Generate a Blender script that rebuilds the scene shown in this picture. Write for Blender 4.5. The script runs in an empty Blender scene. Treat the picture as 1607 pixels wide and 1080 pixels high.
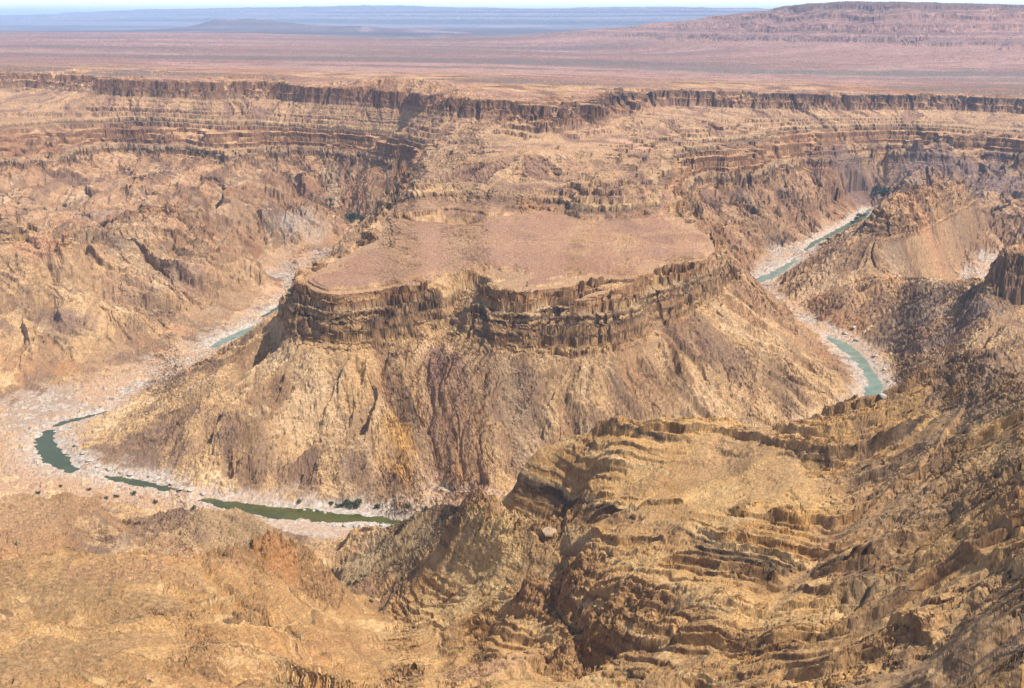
import bpy, math, time
import numpy as np
T0 = time.time()
f32 = np.float32
rng = np.random.default_rng(7)

# ------------------------------------------------------------------ camera model
F, CX, CY, CAMZ = 1940.0, 803.5, 540.0, 500.0
PIT = math.radians(14.73)
CP, SP = math.cos(PIT), math.sin(PIT)

def from_z(px, py, z):
    """ground point at height z seen at photo pixel px,py"""
    r = (px-CX)/F; dn = (py-CY)/F
    dy = CP-dn*SP; dz = -SP-dn*CP
    t = (z-CAMZ)/dz
    return r*t, dy*t, z

def from_y(px, py, Y):
    r = (px-CX)/F; dn = (py-CY)/F
    dy = CP-dn*SP; dz = -SP-dn*CP
    t = Y/dy
    return r*t, Y, CAMZ+dz*t

def from_yz(px, Y, z):
    c = Y*CP-(z-CAMZ)*SP
    return (px-CX)/F*c, Y, z

# ------------------------------------------------------------------ noise tiles
def tile(n, lo, hi, beta, seed):
    r = np.random.default_rng(seed)
    k = np.fft.fftfreq(n)*n
    kx, ky = np.meshgrid(k, np.fft.rfftfreq(n)*n, indexing='ij')
    kk = np.sqrt(kx*kx+ky*ky)
    a = np.where((kk >= lo) & (kk <= hi), np.maximum(kk, 1e-6)**(-beta/2-0.5), 0)
    s = a*np.exp(2j*np.pi*r.random(kk.shape))
    t = np.fft.irfft2(s, (n, n))
    t -= t.mean()
    return (t/t.std()).astype(f32)

def samp(t, x, y, period, ang=0.0):
    n = t.shape[0]
    c, s = math.cos(ang), math.sin(ang)
    a = ((x*c-y*s)*(n/period)).astype(f32); b = ((x*s+y*c)*(n/period)).astype(f32)
    ai = np.floor(a); bi = np.floor(b)
    fa = a-ai; fb = b-bi
    ai = ai.astype(np.int32); bi = bi.astype(np.int32)
    m = n-1; tr = t.ravel()
    a0 = ai & m; a1 = (ai+1) & m; b0 = (bi & m)*n; b1 = ((bi+1) & m)*n
    return ((tr[b0+a0]*(1-fa)+tr[b0+a1]*fa)*(1-fb) + (tr[b1+a0]*(1-fa)+tr[b1+a1]*fa)*fb)

TF = tile(2048, 4, 700, 2.3, 1)      # broad fbm
TR = tile(2048, 30, 600, 2.1, 2)     # rough fbm
TM = tile(2048, 20, 160, 0.6, 3)      # band-limited
TL = tile(2048, 12, 90, 1.2, 4)
TB = tile(2048, 5, 48, 2.0, 8)
TS = tile(2048, 8, 130, 2.3, 5)
VT = np.random.default_rng(99).random((256*256, 5)).astype(f32)
VT[:, 2] = (VT[:, 2]-.5)*2; VT[:, 3:] = (VT[:, 3:]-.5)*1.7
def voro(x, y, size):
    """fractured blocks: every cell is its own tilted facet"""
    gx = (x/size).astype(f32); gy = (y/size).astype(f32)
    ix = np.floor(gx).astype(np.int32); iy = np.floor(gy).astype(np.int32)
    best = np.full(gx.shape, 1e9, f32); val = np.zeros(gx.shape, f32)
    for dx in (-1, 0, 1):
        for dy in (-1, 0, 1):
            cx = ix+dx; cy = iy+dy
            t = VT[((cx & 255) << 8) | (cy & 255)]
            ex = gx-cx-t[..., 0]; ey = gy-cy-t[..., 1]
            d = ex*ex+ey*ey; m = d < best
            best = np.where(m, d, best); val = np.where(m, t[..., 2]+t[..., 3]*ex+t[..., 4]*ey, val)
    return val
def vmask(x, y, size, m):
    out = np.zeros(x.shape, f32); k = m > .02
    if k.any(): out[k] = voro(x[k], y[k], size)
    return out
def sst(a, b, x):
    t = np.clip((x-a)/(b-a), 0, 1)
    return t*t*(3-2*t)
def lerp(a, b, t): return a+(b-a)*t

# ------------------------------------------------------------------ strata transform
def cliff_steps(i0, i1, o0, o1, hs):
    """a cliff made of sheer beds with narrow ledges between them"""
    hs = np.array(hs, float); n = len(hs); o = o0; i = i0; out = []
    led = (i1-i0)*.38/n; run = (i1-i0)*.62
    for h in hs/hs.sum():
        dh = (o1-o0)*h
        i += run*h; o += dh*.93; out.append((i, o))
        i += led; o += dh*.07; out.append((i, o))
    return out
_k = [(-200, -200), (0, 0), (119, 117)]+cliff_steps(119, 128.5, 117, 149, [5, 13, 8])+[(136, 153)]+cliff_steps(136, 144.5, 153, 180, [12, 6, 4]) \
    +[(160, 184), (254, 258)]+cliff_steps(254, 259, 258, 276, [8, 5])+[(265, 281)]+cliff_steps(265, 271, 281, 300, [9, 5])+[(300, 312), (1500, 1512)]
KIN, KOUT = np.array(_k, float).T
def dipf(X): return np.where(X < 0, 0.0207, 0.006)*np.clip(X, -3000, 3000)
def kf(X): return np.interp(X, [0, 1600], [1.0, 0.5])
def s_to_z(s, X):
    k = kf(X)
    return np.minimum(s, 184)+np.clip(s-184, 0, 74)*k+np.maximum(s-258, 0)-dipf(X)
def z_to_s(z, X):
    k = kf(X); q = z+dipf(X)
    return np.where(q <= 184, q, np.where(q <= 184+74*k, 184+(q-184)/np.maximum(k, .1), 258+q-184-74*k))

# ------------------------------------------------------------------ control lines
# each: region, weight of the big strata (1 canyon beds, 0 none), list of points
PTS = []   # X, Y, in-level, region, strata weight
REG = {}
def add(region, sw, pts, mode='z', step=0.02, back=None):
    rid = REG.setdefault(region, len(REG))
    out = []
    for p in pts:
        if mode == 'z': q = from_z(*p)
        elif mode == 'y': q = from_y(*p)
        elif mode == 'd': q = from_yz(*p)
        elif mode == 's':                 # p[2] = stratigraphic level
            X = 0.0
            for _ in range(6):
                z = float(s_to_z(p[2], X)); q = from_z(p[0], p[1], z); X = q[0]
        elif mode == 'sq': q = from_z(p[0], p[1], float(s_to_z(p[2], 0.0)))
        elif mode == 'sd':                # px, Y, strat level
            X = 0.0
            for _ in range(6):
                z = float(s_to_z(p[2], X)); q = from_yz(p[0], p[1], z); X = q[0]
        out.append(q)
    def put(q):
        s = float(z_to_s(q[2], q[0]))
        i = float(np.interp(s, KOUT, KIN)) if sw > 0.5 else (float(np.interp(s, [-200, 0, 104, 184, 247, 312, 1512], [-200, 0, 104, 159, 240, 300, 1500])) if sw > 0.2 else s)
        PTS.append((q[0], q[1], i, rid, sw, q[2]))
    for a, b in zip(out[:-1], out[1:]):
        n = max(1, int(math.hypot((b[0]/b[1]-a[0]/a[1]), math.log(b[1]/a[1]))/step))
        for k in range(n):
            t = k/n
            put(tuple(a[j]+(b[j]-a[j])*t for j in range(3)))
    put(out[-1])
    if back:
        for dY, dz in back:
            for q in out:
                sc = (q[1]+dY)/q[1]
                put((q[0]*sc, q[1]+dY, q[2]-dz))
    return out

# --- river course (photo pixels at water level)
RIVER_PX = [(1385,306),(1352,342),(1320,360),(1290,374),(1245,408),(1205,434),(1182,446),(1215,470),(1262,502),(1305,530),
            (1345,560),(1368,595),(1372,640),(1330,700),(1180,760),(950,795),(720,806),(630,819),(520,812),(420,803),(335,787),
            (265,767),(180,752),(105,737),(72,708),(72,684),(120,658),(180,630),(250,590),(330,547),(400,508),(445,475),(485,435),
            (505,412),(515,398),(548,388),(590,372)]
RIV = np.array([from_z(x, y, 0)[:2] for x, y in RIVER_PX])
add('floor', 0, [(x, y, 1.5) for x, y in RIVER_PX], step=0.03)
# outer banks
add('floor', 0, [(-260,690,8),(-100,650,6),(0,622,6),(90,606,5),(180,588,5),(250,562,4),(320,530,4),(380,500,4),(430,458,4),(455,425,4),(468,402,4),(520,394,4),(555,384,5)])
add('floor', 0, [(-260,760,6),(0,772,5),(100,777,5),(190,787,5),(240,800,5),(330,812,5),(400,822,5),(470,838,5),(505,842,5),(560,832,4),(640,820,3),(720,806,3)], step=.03)
add('floor', 0, [(0,700,4),(-120,710,4)])
add('floor', 0, [(1400,312,22),(1362,350,3),(1310,372,3),(1262,408,3),(1222,440,4),(1216,449,4),(1252,482,4),(1292,508,4),(1335,516,6),(1380,548,6),(1408,590,6),(1425,640,5)], step=.03)
add('floor', 0, [(1180,418,4),(1215,396,4),(1262,374,4),(1310,348,4)], step=.03)
add('floor', 0, [(1440,462,8),(1500,447,6),(1560,422,6),(1620,395,6)], step=.015)
add('floor', 0, [(1490,432,6),(1545,408,6),(1620,378,6)], step=.015)
add('floor', 0, [(1512,412,7),(1560,390,7),(1620,362,7)], step=.015)
add('right_ridge', 0, [(1490,398,34),(1530,378,32),(1580,355,34)], step=.02)

# --- mesa
MT = [(612,352),(606,374),(566,392),(520,420),(484,433),(490,446),(514,456),(564,452),(624,444),(679,434),(718,427),(748,423),(790,432),(812,438),(795,450),(833,462),(898,460),(972,443),(1047,420),(1120,400),(1128,392),(1092,360),(1045,340)]
MTop = add('mesa', 1, [(x, y, 181) for x, y in MT], 's', step=.012)
MB = [(560,420),(500,456),(446,488),(442,508),(470,534),(540,546),(602,542),(650,526),(690,520),(745,534),(822,546),(900,532),(1000,512),(1060,487),(1118,474),(1150,440),(1138,410),(1100,372),(1065,345)]
MBase = add('mesa', 1, [(x, y, 117) for x, y in MB], 's', step=.012)
add('mesa', 1, [(520,436,182),(600,420,182.5),(700,405,182.5),(800,400,182.5),(900,420,182.5),(1000,400,182.5),(1080,385,182)], 's')
add('mesa', 1, [(640,365,183),(750,358,183),(850,352,183),(950,350,183),(1030,350,183)], 's')
add('mesa', 1, [(840,445,182),(900,445,182)], 's')
add('mesa', 0, [(738,428,179),(722,455,160),(707,490,139),(697,532,119),(690,560,104)], step=.008)
add('mesa', 0, [(752,438,176),(735,462,158),(722,492,140),(716,530,122)], step=.008)
# foot of the mesa slope
add('mesa', 0, [(505,425,5),(460,472,5),(415,512,5),(345,552,5),(265,598,5),(195,635,5),(155,655,5),(110,690,4),(125,722,4),(200,742,4),(300,772,5),(400,783,6),(500,790,6),(600,789,5),(720,778,5),(860,765,5)], step=.02)
add('mesa', 0, [(860,765,5),(1000,745,5),(1200,690,5),(1320,632,5),(1345,608,5),(1325,575,5),(1285,535,5),(1245,500,5),(1205,462,5),(1172,432,5)], step=.02)
# ribs on the slope
add('mesa', 0, [(440,545,95),(330,600,60),(230,660,32),(170,690,14)])
add('mesa', 0, [(1150,500,88),(1230,545,55),(1300,590,25)])

# --- neck behind the mesa
add('far_wall', 1, [(612,345,182),(640,300,183),(662,268,183)], 's', step=.015)
add('far_wall', 1, [(590,372,114),(606,345,114),(628,305,114),(645,272,114)], 's', step=.015)
add('far_wall', 0, [(545,346,14),(575,350,22),(600,330,40)])
add('far_wall', 1, [(640,330,184.5),(720,332,184.5),(800,338,184.5),(870,340,184)], 's')
def step_line(base, top, st=.008):
    add('far_wall', 0.4, base, 'sq', step=st); add('far_wall', 0.4, top, 'sq', step=st)
step_line([(618,345,184),(700,338,184),(790,338,184),(830,332,184)], [(620,328,199),(700,323,200),(785,328,194),(822,328,190)])
step_line([(648,308,200),(720,303,201),(790,304,202),(850,312,200)], [(652,292,216),(720,288,217),(790,291,215),(845,302,208)])
step_line([(668,276,217),(760,276,218),(850,272,220),(940,262,226)], [(672,262,232),(760,262,233),(850,259,234),(935,252,236)])
step_line([(888,330,186),(920,345,184.5),(980,343,184.5),(1035,330,184)], [(900,300,221),(930,292,229),(980,288,231),(1015,290,228),(1036,305,214)], .006)
add('far_wall', 0.4, [(910,280,229),(960,272,233),(1010,274,232)], 'sq')
add('far_wall', 1, [(690,235,225),(800,228,236),(900,224,240),(980,226,235),(1040,232,220)], 's')
add('far_wall', 1, [(905,296,207),(960,282,212),(1010,284,211),(1035,300,205)], 's', step=.012)
add('far_wall', 1, [(890,328,186),(920,343,184),(980,340,184),(1030,335,184)], 's', step=.012)
add('far_wall', 1, [(1045,338,182),(1048,306,182),(1068,262,182)], 's', step=.015)
add('far_wall', 1, [(1078,345,114),(1075,318,114),(1090,298,114),(1130,291,114),(1192,287,114),(1240,268,114),(1300,246,114),(1400,253,114),(1500,251,114),(1607,259,114),(1800,264,114)], 's', step=.012, back=[(38,-69)])
# slope below neck / right inner wall
add('far_wall', 0, [(1120,350,70),(1160,395,20)])
add('far_wall', 0, [(1180,330,70),(1220,360,28),(1240,378,8)])
add('far_wall', 0, [(1290,290,70),(1320,320,35),(1330,338,8)])
add('far_wall', 0, [(1420,290,60),(1500,290,62),(1607,300,60),(1800,310,55)])

# --- far inner cliffs, left
add('left_wall', 1, [(-260,266,114),(-60,262,114),(60,262,114),(120,250,114),(200,242,114),(260,246,114),(330,253,114),(352,259,114),(400,251,114),(440,246,114),(500,247,114),(560,252,114),(630,257,114)], 's', step=.012, back=[(38,-69)])
# upper rim
RIM = [(-260,132),(0,137),(100,140),(180,150),(250,152),(330,157),(400,152),(480,161),(560,166),(640,173),(720,183),(780,186),(850,205),(885,202),(930,196),(965,176),(1000,167),(1100,166),(1200,170),(1300,172),(1400,172),(1500,172),(1607,178),(1800,186)]
add('far_wall', 1, [(x, y, 256) for x, y in RIM], 's', step=.012, back=[(32,-45)])
add('left_wall', 1, [(-260,205,186),(0,205,186),(200,192,187),(400,200,187),(560,208,188),(650,225,190)], 's')
add('far_wall', 1, [(1100,228,186),(1250,222,186),(1400,214,186),(1607,214,186),(1800,216,186)], 's')
add('far_wall', 1, [(760,205,245),(880,215,247),(1000,195,245),(1080,185,245)], 's')

# --- left wall
add('left_wall', 1, [(-260,330,170),(-80,335,160),(0,342,152),(50,362,146),(95,388,136),(112,398,126)], back=[(150,45)])
add('left_wall', 0, [(112,398,112),(180,362,108),(243,332,114),(330,377,84),(400,425,40),(436,452,8)], back=[(160,30)])
add('left_wall', 0, [(0,430,105),(60,440,92),(130,450,70),(200,490,48),(260,530,15)])
add('left_wall', 0, [(0,520,55),(80,530,45),(150,560,16)])
add('left_wall', 0, [(120,290,112),(250,285,112),(345,320,92),(400,300,100)])
add('left_wall', 0, [(425,335,70),(478,326,76),(520,346,44)], back=[(120,30)])
add('left_wall', 0, [(550,345,14),(516,320,34),(500,298,60)])
add('left_wall', 0, [(600,292,80),(570,300,75)])
add('left_wall', 0, [(430,300,80),(440,280,95),(560,280,90)])

# --- right ridge with the castle-like outcrop
add('right_ridge', 0, [(1364,332,150),(1400,312,152),(1450,297,154),(1510,286,156)], step=.008, back=[(25,6),(60,40)])
add('right_ridge', 0, [(1362,344,138),(1390,351,137),(1440,341,138),(1480,320,141),(1516,298,146)], step=.008)
add('right_ridge', 0, [(1356,356,122),(1390,368,120),(1440,358,119),(1484,336,120),(1528,306,124)], step=.008)
add('right_ridge', 0, [(1345,365,108),(1290,405,62),(1240,440,18)], step=.02)
add('right_ridge', 0, [(1330,470,38),(1290,490,14)])
add('right_ridge', 0, [(1420,400,75),(1460,430,35),(1470,450,16)])
add('right_ridge', 0, [(1530,335,95)])
add('right_ridge', 0, [(1620,330,95),(1700,330,95)])
# dark near ridge and tower
add('right_spur', 0, [(1350,490,24),(1372,455,55),(1400,443,70),(1440,438,76),(1500,452,84),(1545,462,102)], step=.015)
add('right_spur', 0, [(1450,560,22),(1500,530,50),(1540,502,86),(1565,492,93),(1600,530,88),(1700,540,105)])
add('right_spur', 0, [(1460,620,25),(1540,600,40),(1640,620,70)])
add('butte', 0, [(1564,394,1828),(1590,398,1822),(1612,404,1815),(1800,412,1790)], 'y', step=.005, back=[(14,0),(60,2),(85,45)])
add('butte', 0, [(1550,452,1835),(1558,463,1806),(1607,469,1798),(1800,485,1770)], 'y', step=.005)
add('butte', 0, [(1546,1835,103),(1534,1825,92),(1520,1830,70),(1538,1890,78),(1552,1900,85)], 'd', step=.006)
add('butte', 0, [(1550,1960,85),(1600,1990,90),(1800,2000,100)], 'd')

# --- foreground massif on the right
add('front_ridge', 0, [(736,764,150),(750,746,157),(812,718,171),(880,692,185),(930,675,196),(978,656,208),(1000,668,206),(1100,672,213),(1230,682,217),(1290,655,226),(1330,640,233),(1400,632,241),(1440,618,249),(1480,592,263),(1530,572,270),(1565,560,277),(1590,575,281),(1607,600,284),(1800,600,305)],
    step=.015, back=[(28,30),(110,100),(230,170)])
add('front_ridge', 0, [(744,780,144),(776,792,147),(822,802,149),(868,816,152)], step=.012)
add('front_ridge', 0, [(738,796,112),(778,824,106),(812,852,106),(832,862,108),(862,842,124),(885,835,140)], step=.012)
add('front_ridge', 0, [(834,870,158),(862,866,164),(900,880,170)], step=.012)
add('front_ridge', 0, [(828,905,122),(846,940,122),(880,962,128),(892,930,150)], step=.012)
add('front_ridge', 0, [(892,972,166),(960,948,178),(1030,975,182)], step=.015)
add('front_ridge', 0, [(884,1012,136),(930,1040,146),(1010,1030,165)], step=.015)
add('front_ridge', 0, [(930,760,178),(1000,760,191),(1150,760,208)])
add('front_ridge', 0, [(920,840,170),(1000,850,190),(1150,850,207)])
add('front_ridge', 0, [(950,920,174),(1050,920,194),(1150,950,214)])
add('front_ridge', 0, [(1000,1000,180),(1000,1080,188),(1150,1080,228)])
add('front_ridge', 0, [(1330,760,222),(1270,870,216),(1210,985,222),(1150,1060,225)])
add('front_ridge', 0, [(1420,690,250),(1480,640,262),(1500,760,264),(1400,900,244),(1300,1010,240)])
add('front_ridge', 0, [(1600,720,288),(1600,900,298),(1600,1080,310),(1400,1080,266)])
add('front_ridge', 0, [(1800,720,310),(1800,1080,335)])
# yellow slope and pinnacle spur
add('front_spur', 0, [(512,850,8),(560,838,24),(600,826,42),(680,806,74),(712,797,94),(728,793,102)], step=.015, back=[(40,28),(90,60)])
add('front_spur', 0, [(640,880,58),(700,860,82),(760,830,106),(790,870,106)])
add('front_spur', 0, [(640,930,62),(720,920,88),(800,930,112)])
add('front_spur', 0, [(700,960,82),(780,975,108),(850,990,130)])
add('front_spur', 0, [(560,890,35),(600,870,48)])
add('front_spur', 0, [(740,1010,100),(800,1020,118),(860,1040,142)])
# ravine
add('front_hill', 0, [(500,850,6),(505,872,12),(522,902,24),(562,932,42),(620,970,66),(690,1000,86),(718,1020,98)], step=.015)
add('front_hill', 0, [(700,1080,138),(760,1042,130),(800,1045,140),(820,1080,160)])
# left foreground hill
add('front_hill', 0, [(-260,905,150),(0,882,151),(100,868,150),(200,862,148),(280,868,145),(350,872,138),(400,850,131),(440,838,127),(480,846,122),(495,858,118)], step=.015, back=[(30,28),(80,75)])
add('front_hill', 0, [(400,895,122),(440,905,112),(482,922,94),(498,900,98)], step=.012)
add('front_hill', 0, [(0,950,172),(0,1080,198),(200,1080,197),(200,950,166)])
add('front_hill', 0, [(-260,950,175),(-260,1080,205)])
add('front_hill', 0, [(400,930,134),(430,970,148),(450,1080,178),(350,1000,166)])
add('front_hill', 0, [(520,945,78),(600,1000,98),(660,1045,112),(690,1065,124)])
add('front_hill', 0, [(560,1060,140),(500,1000,130)])
# dune hill and left knoll
add('knoll', 0, [(235,818,42),(270,803,56),(320,797,61),(380,808,53),(440,830,32),(468,848,14)], step=.015, back=[(40,20)])
add('knoll', 0, [(300,855,52),(430,868,36),(250,850,50)])
add('left_knoll', 0, [(-260,785,70),(0,790,62),(60,783,64),(120,786,72),(170,806,80),(205,812,76)], step=.015, back=[(50,32)])
add('left_knoll', 0, [(215,850,46),(160,850,58),(110,855,66),(0,850,95),(-260,870,120)])
# under the picture, towards the camera's rim
add('front_ridge', 0, [(-400,300,285),(0,300,285),(400,300,280),(800,290,290),(1200,250,315),(1600,190,375),(2000,190,380)], 'd')
add('front_ridge', 0, [(-400,140,390),(400,140,385),(1200,140,390),(2000,130,410)], 'd')

# --- plain beyond the rim
add('plain', 0, [(-260,100,338),(0,99,334),(150,100,333),(300,112,318),(450,118,310),(600,122,306),(740,140,302),(850,148,302)], step=.03)
add('plain', 0, [(-260,80,338),(0,82,335),(300,92,318),(600,100,305),(850,118,301),(1000,142,292),(1100,130,280)], step=.05)
add('plain', 0, [(1150,145,262),(1300,146,256),(1450,148,254),(1607,152,252),(1800,156,250)], step=.03)
add('plain', 0, [(1150,115,268),(1300,118,264),(1450,125,260),(1607,132,258),(1800,136,256)], step=.05)
add('plain', 0, [(-260,62,338),(0,60,335),(300,66,322),(600,72,310),(850,84,300),(1000,92,286)], step=.05)
add('plain', 0, [(-260,50,338),(0,50,338),(250,51,334),(480,54,326),(700,66,312),(900,70,302)], step=.05)
# table mountain
add('table_mountain', 0, [(985,74,9500),(1070,79,8800),(1150,84,8000),(1300,92,7000),(1450,100,6400),(1607,108,6000),(1800,114,5700)], 'y', step=.03)
add('table_mountain', 0, [(1020,62,10000),(1080,55,9500),(1150,54,9000),(1300,58,8200),(1450,62,7500),(1607,66,7000),(1800,70,6700)], 'y', step=.03)
add('table_mountain', 0, [(1050,46,10300),(1100,32,10000),(1150,24,9700),(1200,17,9400),(1260,9,9000),(1310,6,8700),(1400,8,8300),(1500,12,8000),(1607,16,7700),(1800,22,7400)], 'y', step=.02, back=[(400,-4),(2500,10),(5000,300)])
add('table_mountain', 0, [(1120,41,9850),(1150,34,9600),(1200,27,9300),(1260,19,8900),(1310,15,8600),(1400,16,8200),(1500,20,7900),(1607,25,7600),(1800,32,7300)], 'y', step=.02)
# blue hills far away
def sc_(l): return [(x, y, 10500+(Y-10500)*3.0 if Y > 10500 else Y) for x, y, Y in l]
add('far_hills', 0, sc_([(-260,47,15500),(0,47,16500),(150,49,16500),(300,48,15500),(480,50,14500),(600,60,13500),(760,68,12000),(900,68,12500),(1000,66,13000)]), 'y', step=.04)
add('far_hills', 0, sc_([(-260,36,21000),(0,38,22000),(200,36,21000),(500,36,20000),(800,44,18000),(950,46,17000),(1050,40,16000)]), 'y', step=.04)
add('far_hills', 0, sc_([(-260,24,25000),(0,25,26000),(28,26,26000),(40,30,26000),(55,28,26000),(82,24,26000),(150,20,26000),(230,15,26000),(400,12,26000),(600,11,25500),(700,11.5,25000),(800,13,24000),(880,15,23500),(905,14,23000),(1000,12,22000),(1080,12,21000),(1140,14,20500),(1300,20,20000),(1800,24,19000)]), 'y', step=.015, back=[(6000,0),(20000,700),(50000,1000)])
add('small_butte', 0, sc_([(335,33,15600),(372,31,15600),(418,32,15600),(425,34,15600)]), 'y', step=.008, back=[(500,0),(1400,90)])
add('small_butte', 0, sc_([(300,43,15300),(330,44,15000),(380,46,14900),(430,45,15000),(455,44,15300)]), 'y', step=.015)
add('low_hills', 0, sc_([(490,41,14200),(540,39,14200),(600,43,14000),(660,46,13500),(720,50,13200),(765,62,12400)]), 'y', step=.015, back=[(600,20),(1500,70)])
add('low_hills', 0, sc_([(860,62,14000),(890,52,14500),(950,44,15000),(1010,42,15000),(1050,48,14000)]), 'y', step=.015, back=[(700,10)])

P = np.array([(p[0], p[1], p[2], p[4]) for p in PTS], np.float64)
RID = np.array([p[3] for p in PTS])
PU, PV = P[:, 0]/P[:, 1], np.log(P[:, 1])

# ------------------------------------------------------------------ smooth macro surface on a (tan azimuth, log range) grid
U0, U1, V0, V1 = -0.66, 0.66, math.log(130), math.log(150000)
NU, NV = 500, 880
UG = np.linspace(U0, U1, NU); VG = np.linspace(V0, V1, NV)
def solve_rbf():
    # merge near-coincident points
    key = np.round(np.stack([PU/0.003, PV/0.003], 1)).astype(int)
    _, ix = np.unique(key, axis=0, return_index=True)
    ix = np.sort(ix)
    u, v, h, sw, rid = PU[ix], PV[ix], P[ix, 2], P[ix, 3], RID[ix]
    n = len(ix)
    D = np.sqrt((u[:, None]-u)**2+(v[:, None]-v)**2)
    A = np.zeros((n+3, n+3)); A[:n, :n] = -D+np.eye(n)*0.002
    Q = np.stack([np.ones(n), u, v-7], 1); A[:n, n:] = Q; A[n:, :n] = Q.T
    W = np.linalg.solve(A, np.concatenate([np.stack([h, sw], 1), np.zeros((3, 2))], 0))
    H = np.empty((NV, NU), f32); S = np.empty((NV, NU), f32); L = np.empty((NV, NU), np.int16)
    uf, vf = u.astype(f32), v.astype(f32)
    Wf = W[:n].astype(f32)
    ug = UG.astype(f32)
    for j in range(NV):
        d = np.sqrt((ug[:, None]-uf)**2+(f32(VG[j])-vf)**2)
        r = -(d@Wf)
        q = W[n]+W[n+1]*UG[:, None]+W[n+2]*(VG[j]-7)
        H[j] = r[:, 0]+q[:, 0]; S[j] = r[:, 1]+q[:, 1]
        L[j] = rid[np.argmin(d, 1)]
    return H, S, L, n
H0, S0, L0, npts = solve_rbf()
print('control points', npts, 'rbf', round(time.time()-T0, 1))

def blur(a, k=1):
    for _ in range(k):
        a = np.pad(a, 1, mode='edge')
        a = (a[1:-1, :-2]+2*a[1:-1, 1:-1]+a[1:-1, 2:])/4
        a = np.pad(a, ((1, 1), (0, 0)), mode='edge')
        a = (a[:-2]+2*a[1:-1]+a[2:])/4
    return a
H0 = blur(H0, 1); S0 = np.clip(blur(S0, 3), 0, 1)
HS = blur(H0, 8)
gv, gu = np.gradient(HS, VG[1]-VG[0], UG[1]-UG[0])
yy = np.exp(VG)[:, None]
GX = (gu/yy).astype(f32); GY = ((gv-UG[None, :]*gu)/yy).astype(f32)

_xx, _yy = (UG[None, :]*yy).astype(f32), np.broadcast_to(yy, HS.shape).astype(f32)
_th = .5*samp(TB, _xx, _yy, 1500, .3)+.35*samp(TB, _xx, _yy, 620, 1.3)
GX, GY = (GX*np.cos(_th)-GY*np.sin(_th)).astype(f32), (GX*np.sin(_th)+GY*np.cos(_th)).astype(f32)
def gridco(u, v):
    a = np.clip((u-U0)/(U1-U0)*(NU-1), 0, NU-1.001); b = np.clip((v-V0)/(V1-V0)*(NV-1), 0, NV-1.001)
    return a.astype(f32), b.astype(f32)
def bil(t, a, b):
    ai = a.astype(np.int32); bi = b.astype(np.int32); fa = a-ai; fb = b-bi
    r = t.ravel(); o = bi*NU+ai
    return (r[o]*(1-fa)+r[o+1]*fa)*(1-fb)+(r[o+NU]*(1-fa)+r[o+NU+1]*fa)*fb
def cub(t, a, b):
    """Catmull-Rom"""
    ai = a.astype(np.int32); bi = b.astype(np.int32); fa = a-ai; fb = b-bi
    def w(x): return (-.5*x+x*x-.5*x**3, 1-2.5*x*x+1.5*x**3, .5*x+2*x*x-1.5*x**3, -.5*x*x+.5*x**3)
    wa, wb = w(fa), w(fb); r = t.ravel(); out = 0
    for j in range(4):
        o = np.clip(bi+j-1, 0, NV-1)*NU; row = 0
        for i in range(4):
            row = row+wa[i]*r[o+np.clip(ai+i-1, 0, NU-1)]
        out = out+wb[j]*row
    return out

# ------------------------------------------------------------------ streaks that run down the slopes
def lic(X, Y, seed_ang, period, steps=9, rel=0.0045, lo=2.0, hi=14.0):
    acc = samp(TL, X, Y, period, seed_ang)
    st = np.clip(Y*rel, lo, hi)
    for sgn in (1, -1):
        x, y = X.copy(), Y.copy()
        for k in range(steps):
            yc = np.maximum(y, 100)
            a, b = gridco(x/yc, np.log(yc))
            gx, gy = bil(GX, a, b), bil(GY, a, b)
            n = np.sqrt(gx*gx+gy*gy)+1e-4
            x = x+sgn*st*gx/n; y = y+sgn*st*gy/n
            acc = acc+samp(TL, x, y, period, seed_ang)
    return acc/(2*steps+1)**0.75

TOFF = np.zeros(2)
# distance to the river centreline
def river_dist(X, Y):
    d = np.full(X.shape, 1e9, f32)
    for (ax, ay), (bx, by) in list(zip(RIV[:-1], RIV[1:]))+list(zip(TRIB[:-1]+TOFF, TRIB[1:]+TOFF)):
        ex, ey = bx-ax, by-ay
        t = np.clip(((X-ax)*ex+(Y-ay)*ey)/(ex*ex+ey*ey), 0, 1)
        d = np.minimum(d, np.hypot(X-ax-ex*t, Y-ay-ey*t).astype(f32))
    return d
POOLS = [
 ('green', [(322,784,5),(350,791,9),(400,800,13),(450,806,15),(520,813,12),(580,816,8),(632,820,4)]),
 ('green', [(168,749,4),(205,755,8),(240,762,8),(270,769,4)]),
 ('green', [(165,647,4),(125,657,6),(90,668,6)]),
 ('green', [(76,678,6),(70,688,10),(74,705,13),(88,722,14),(112,738,7)]),
 ('pale', [(335,545,5),(355,534,10),(385,520,10),(400,512,4)]),
 ('green', [(412,498,3),(430,488,6),(460,467,6),(474,455,3)]),
 ('pale', [(1180,444,12),(1205,435,14),(1230,422,9),(1247,409,5)]),
 ('deep', [(1262,394,4),(1280,380,8),(1300,370,8),(1330,355,10),(1355,340,9),(1366,328,5)]),
 ('pale', [(1297,528,4),(1320,540,12),(1345,560,11),(1360,580,8),(1372,598,9),(1370,620,12),(1372,650,12),(1345,690,12)]),
]
POOLW = [(k, np.array([from_z(x, y, 0)[:2]+(w,) for x, y, w in p])) for k, p in POOLS]
TRIB = np.array([from_z(x, y, 15)[:2] for x, y in [(1455,455),(1500,443),(1555,415),(1640,380)]])
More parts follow.
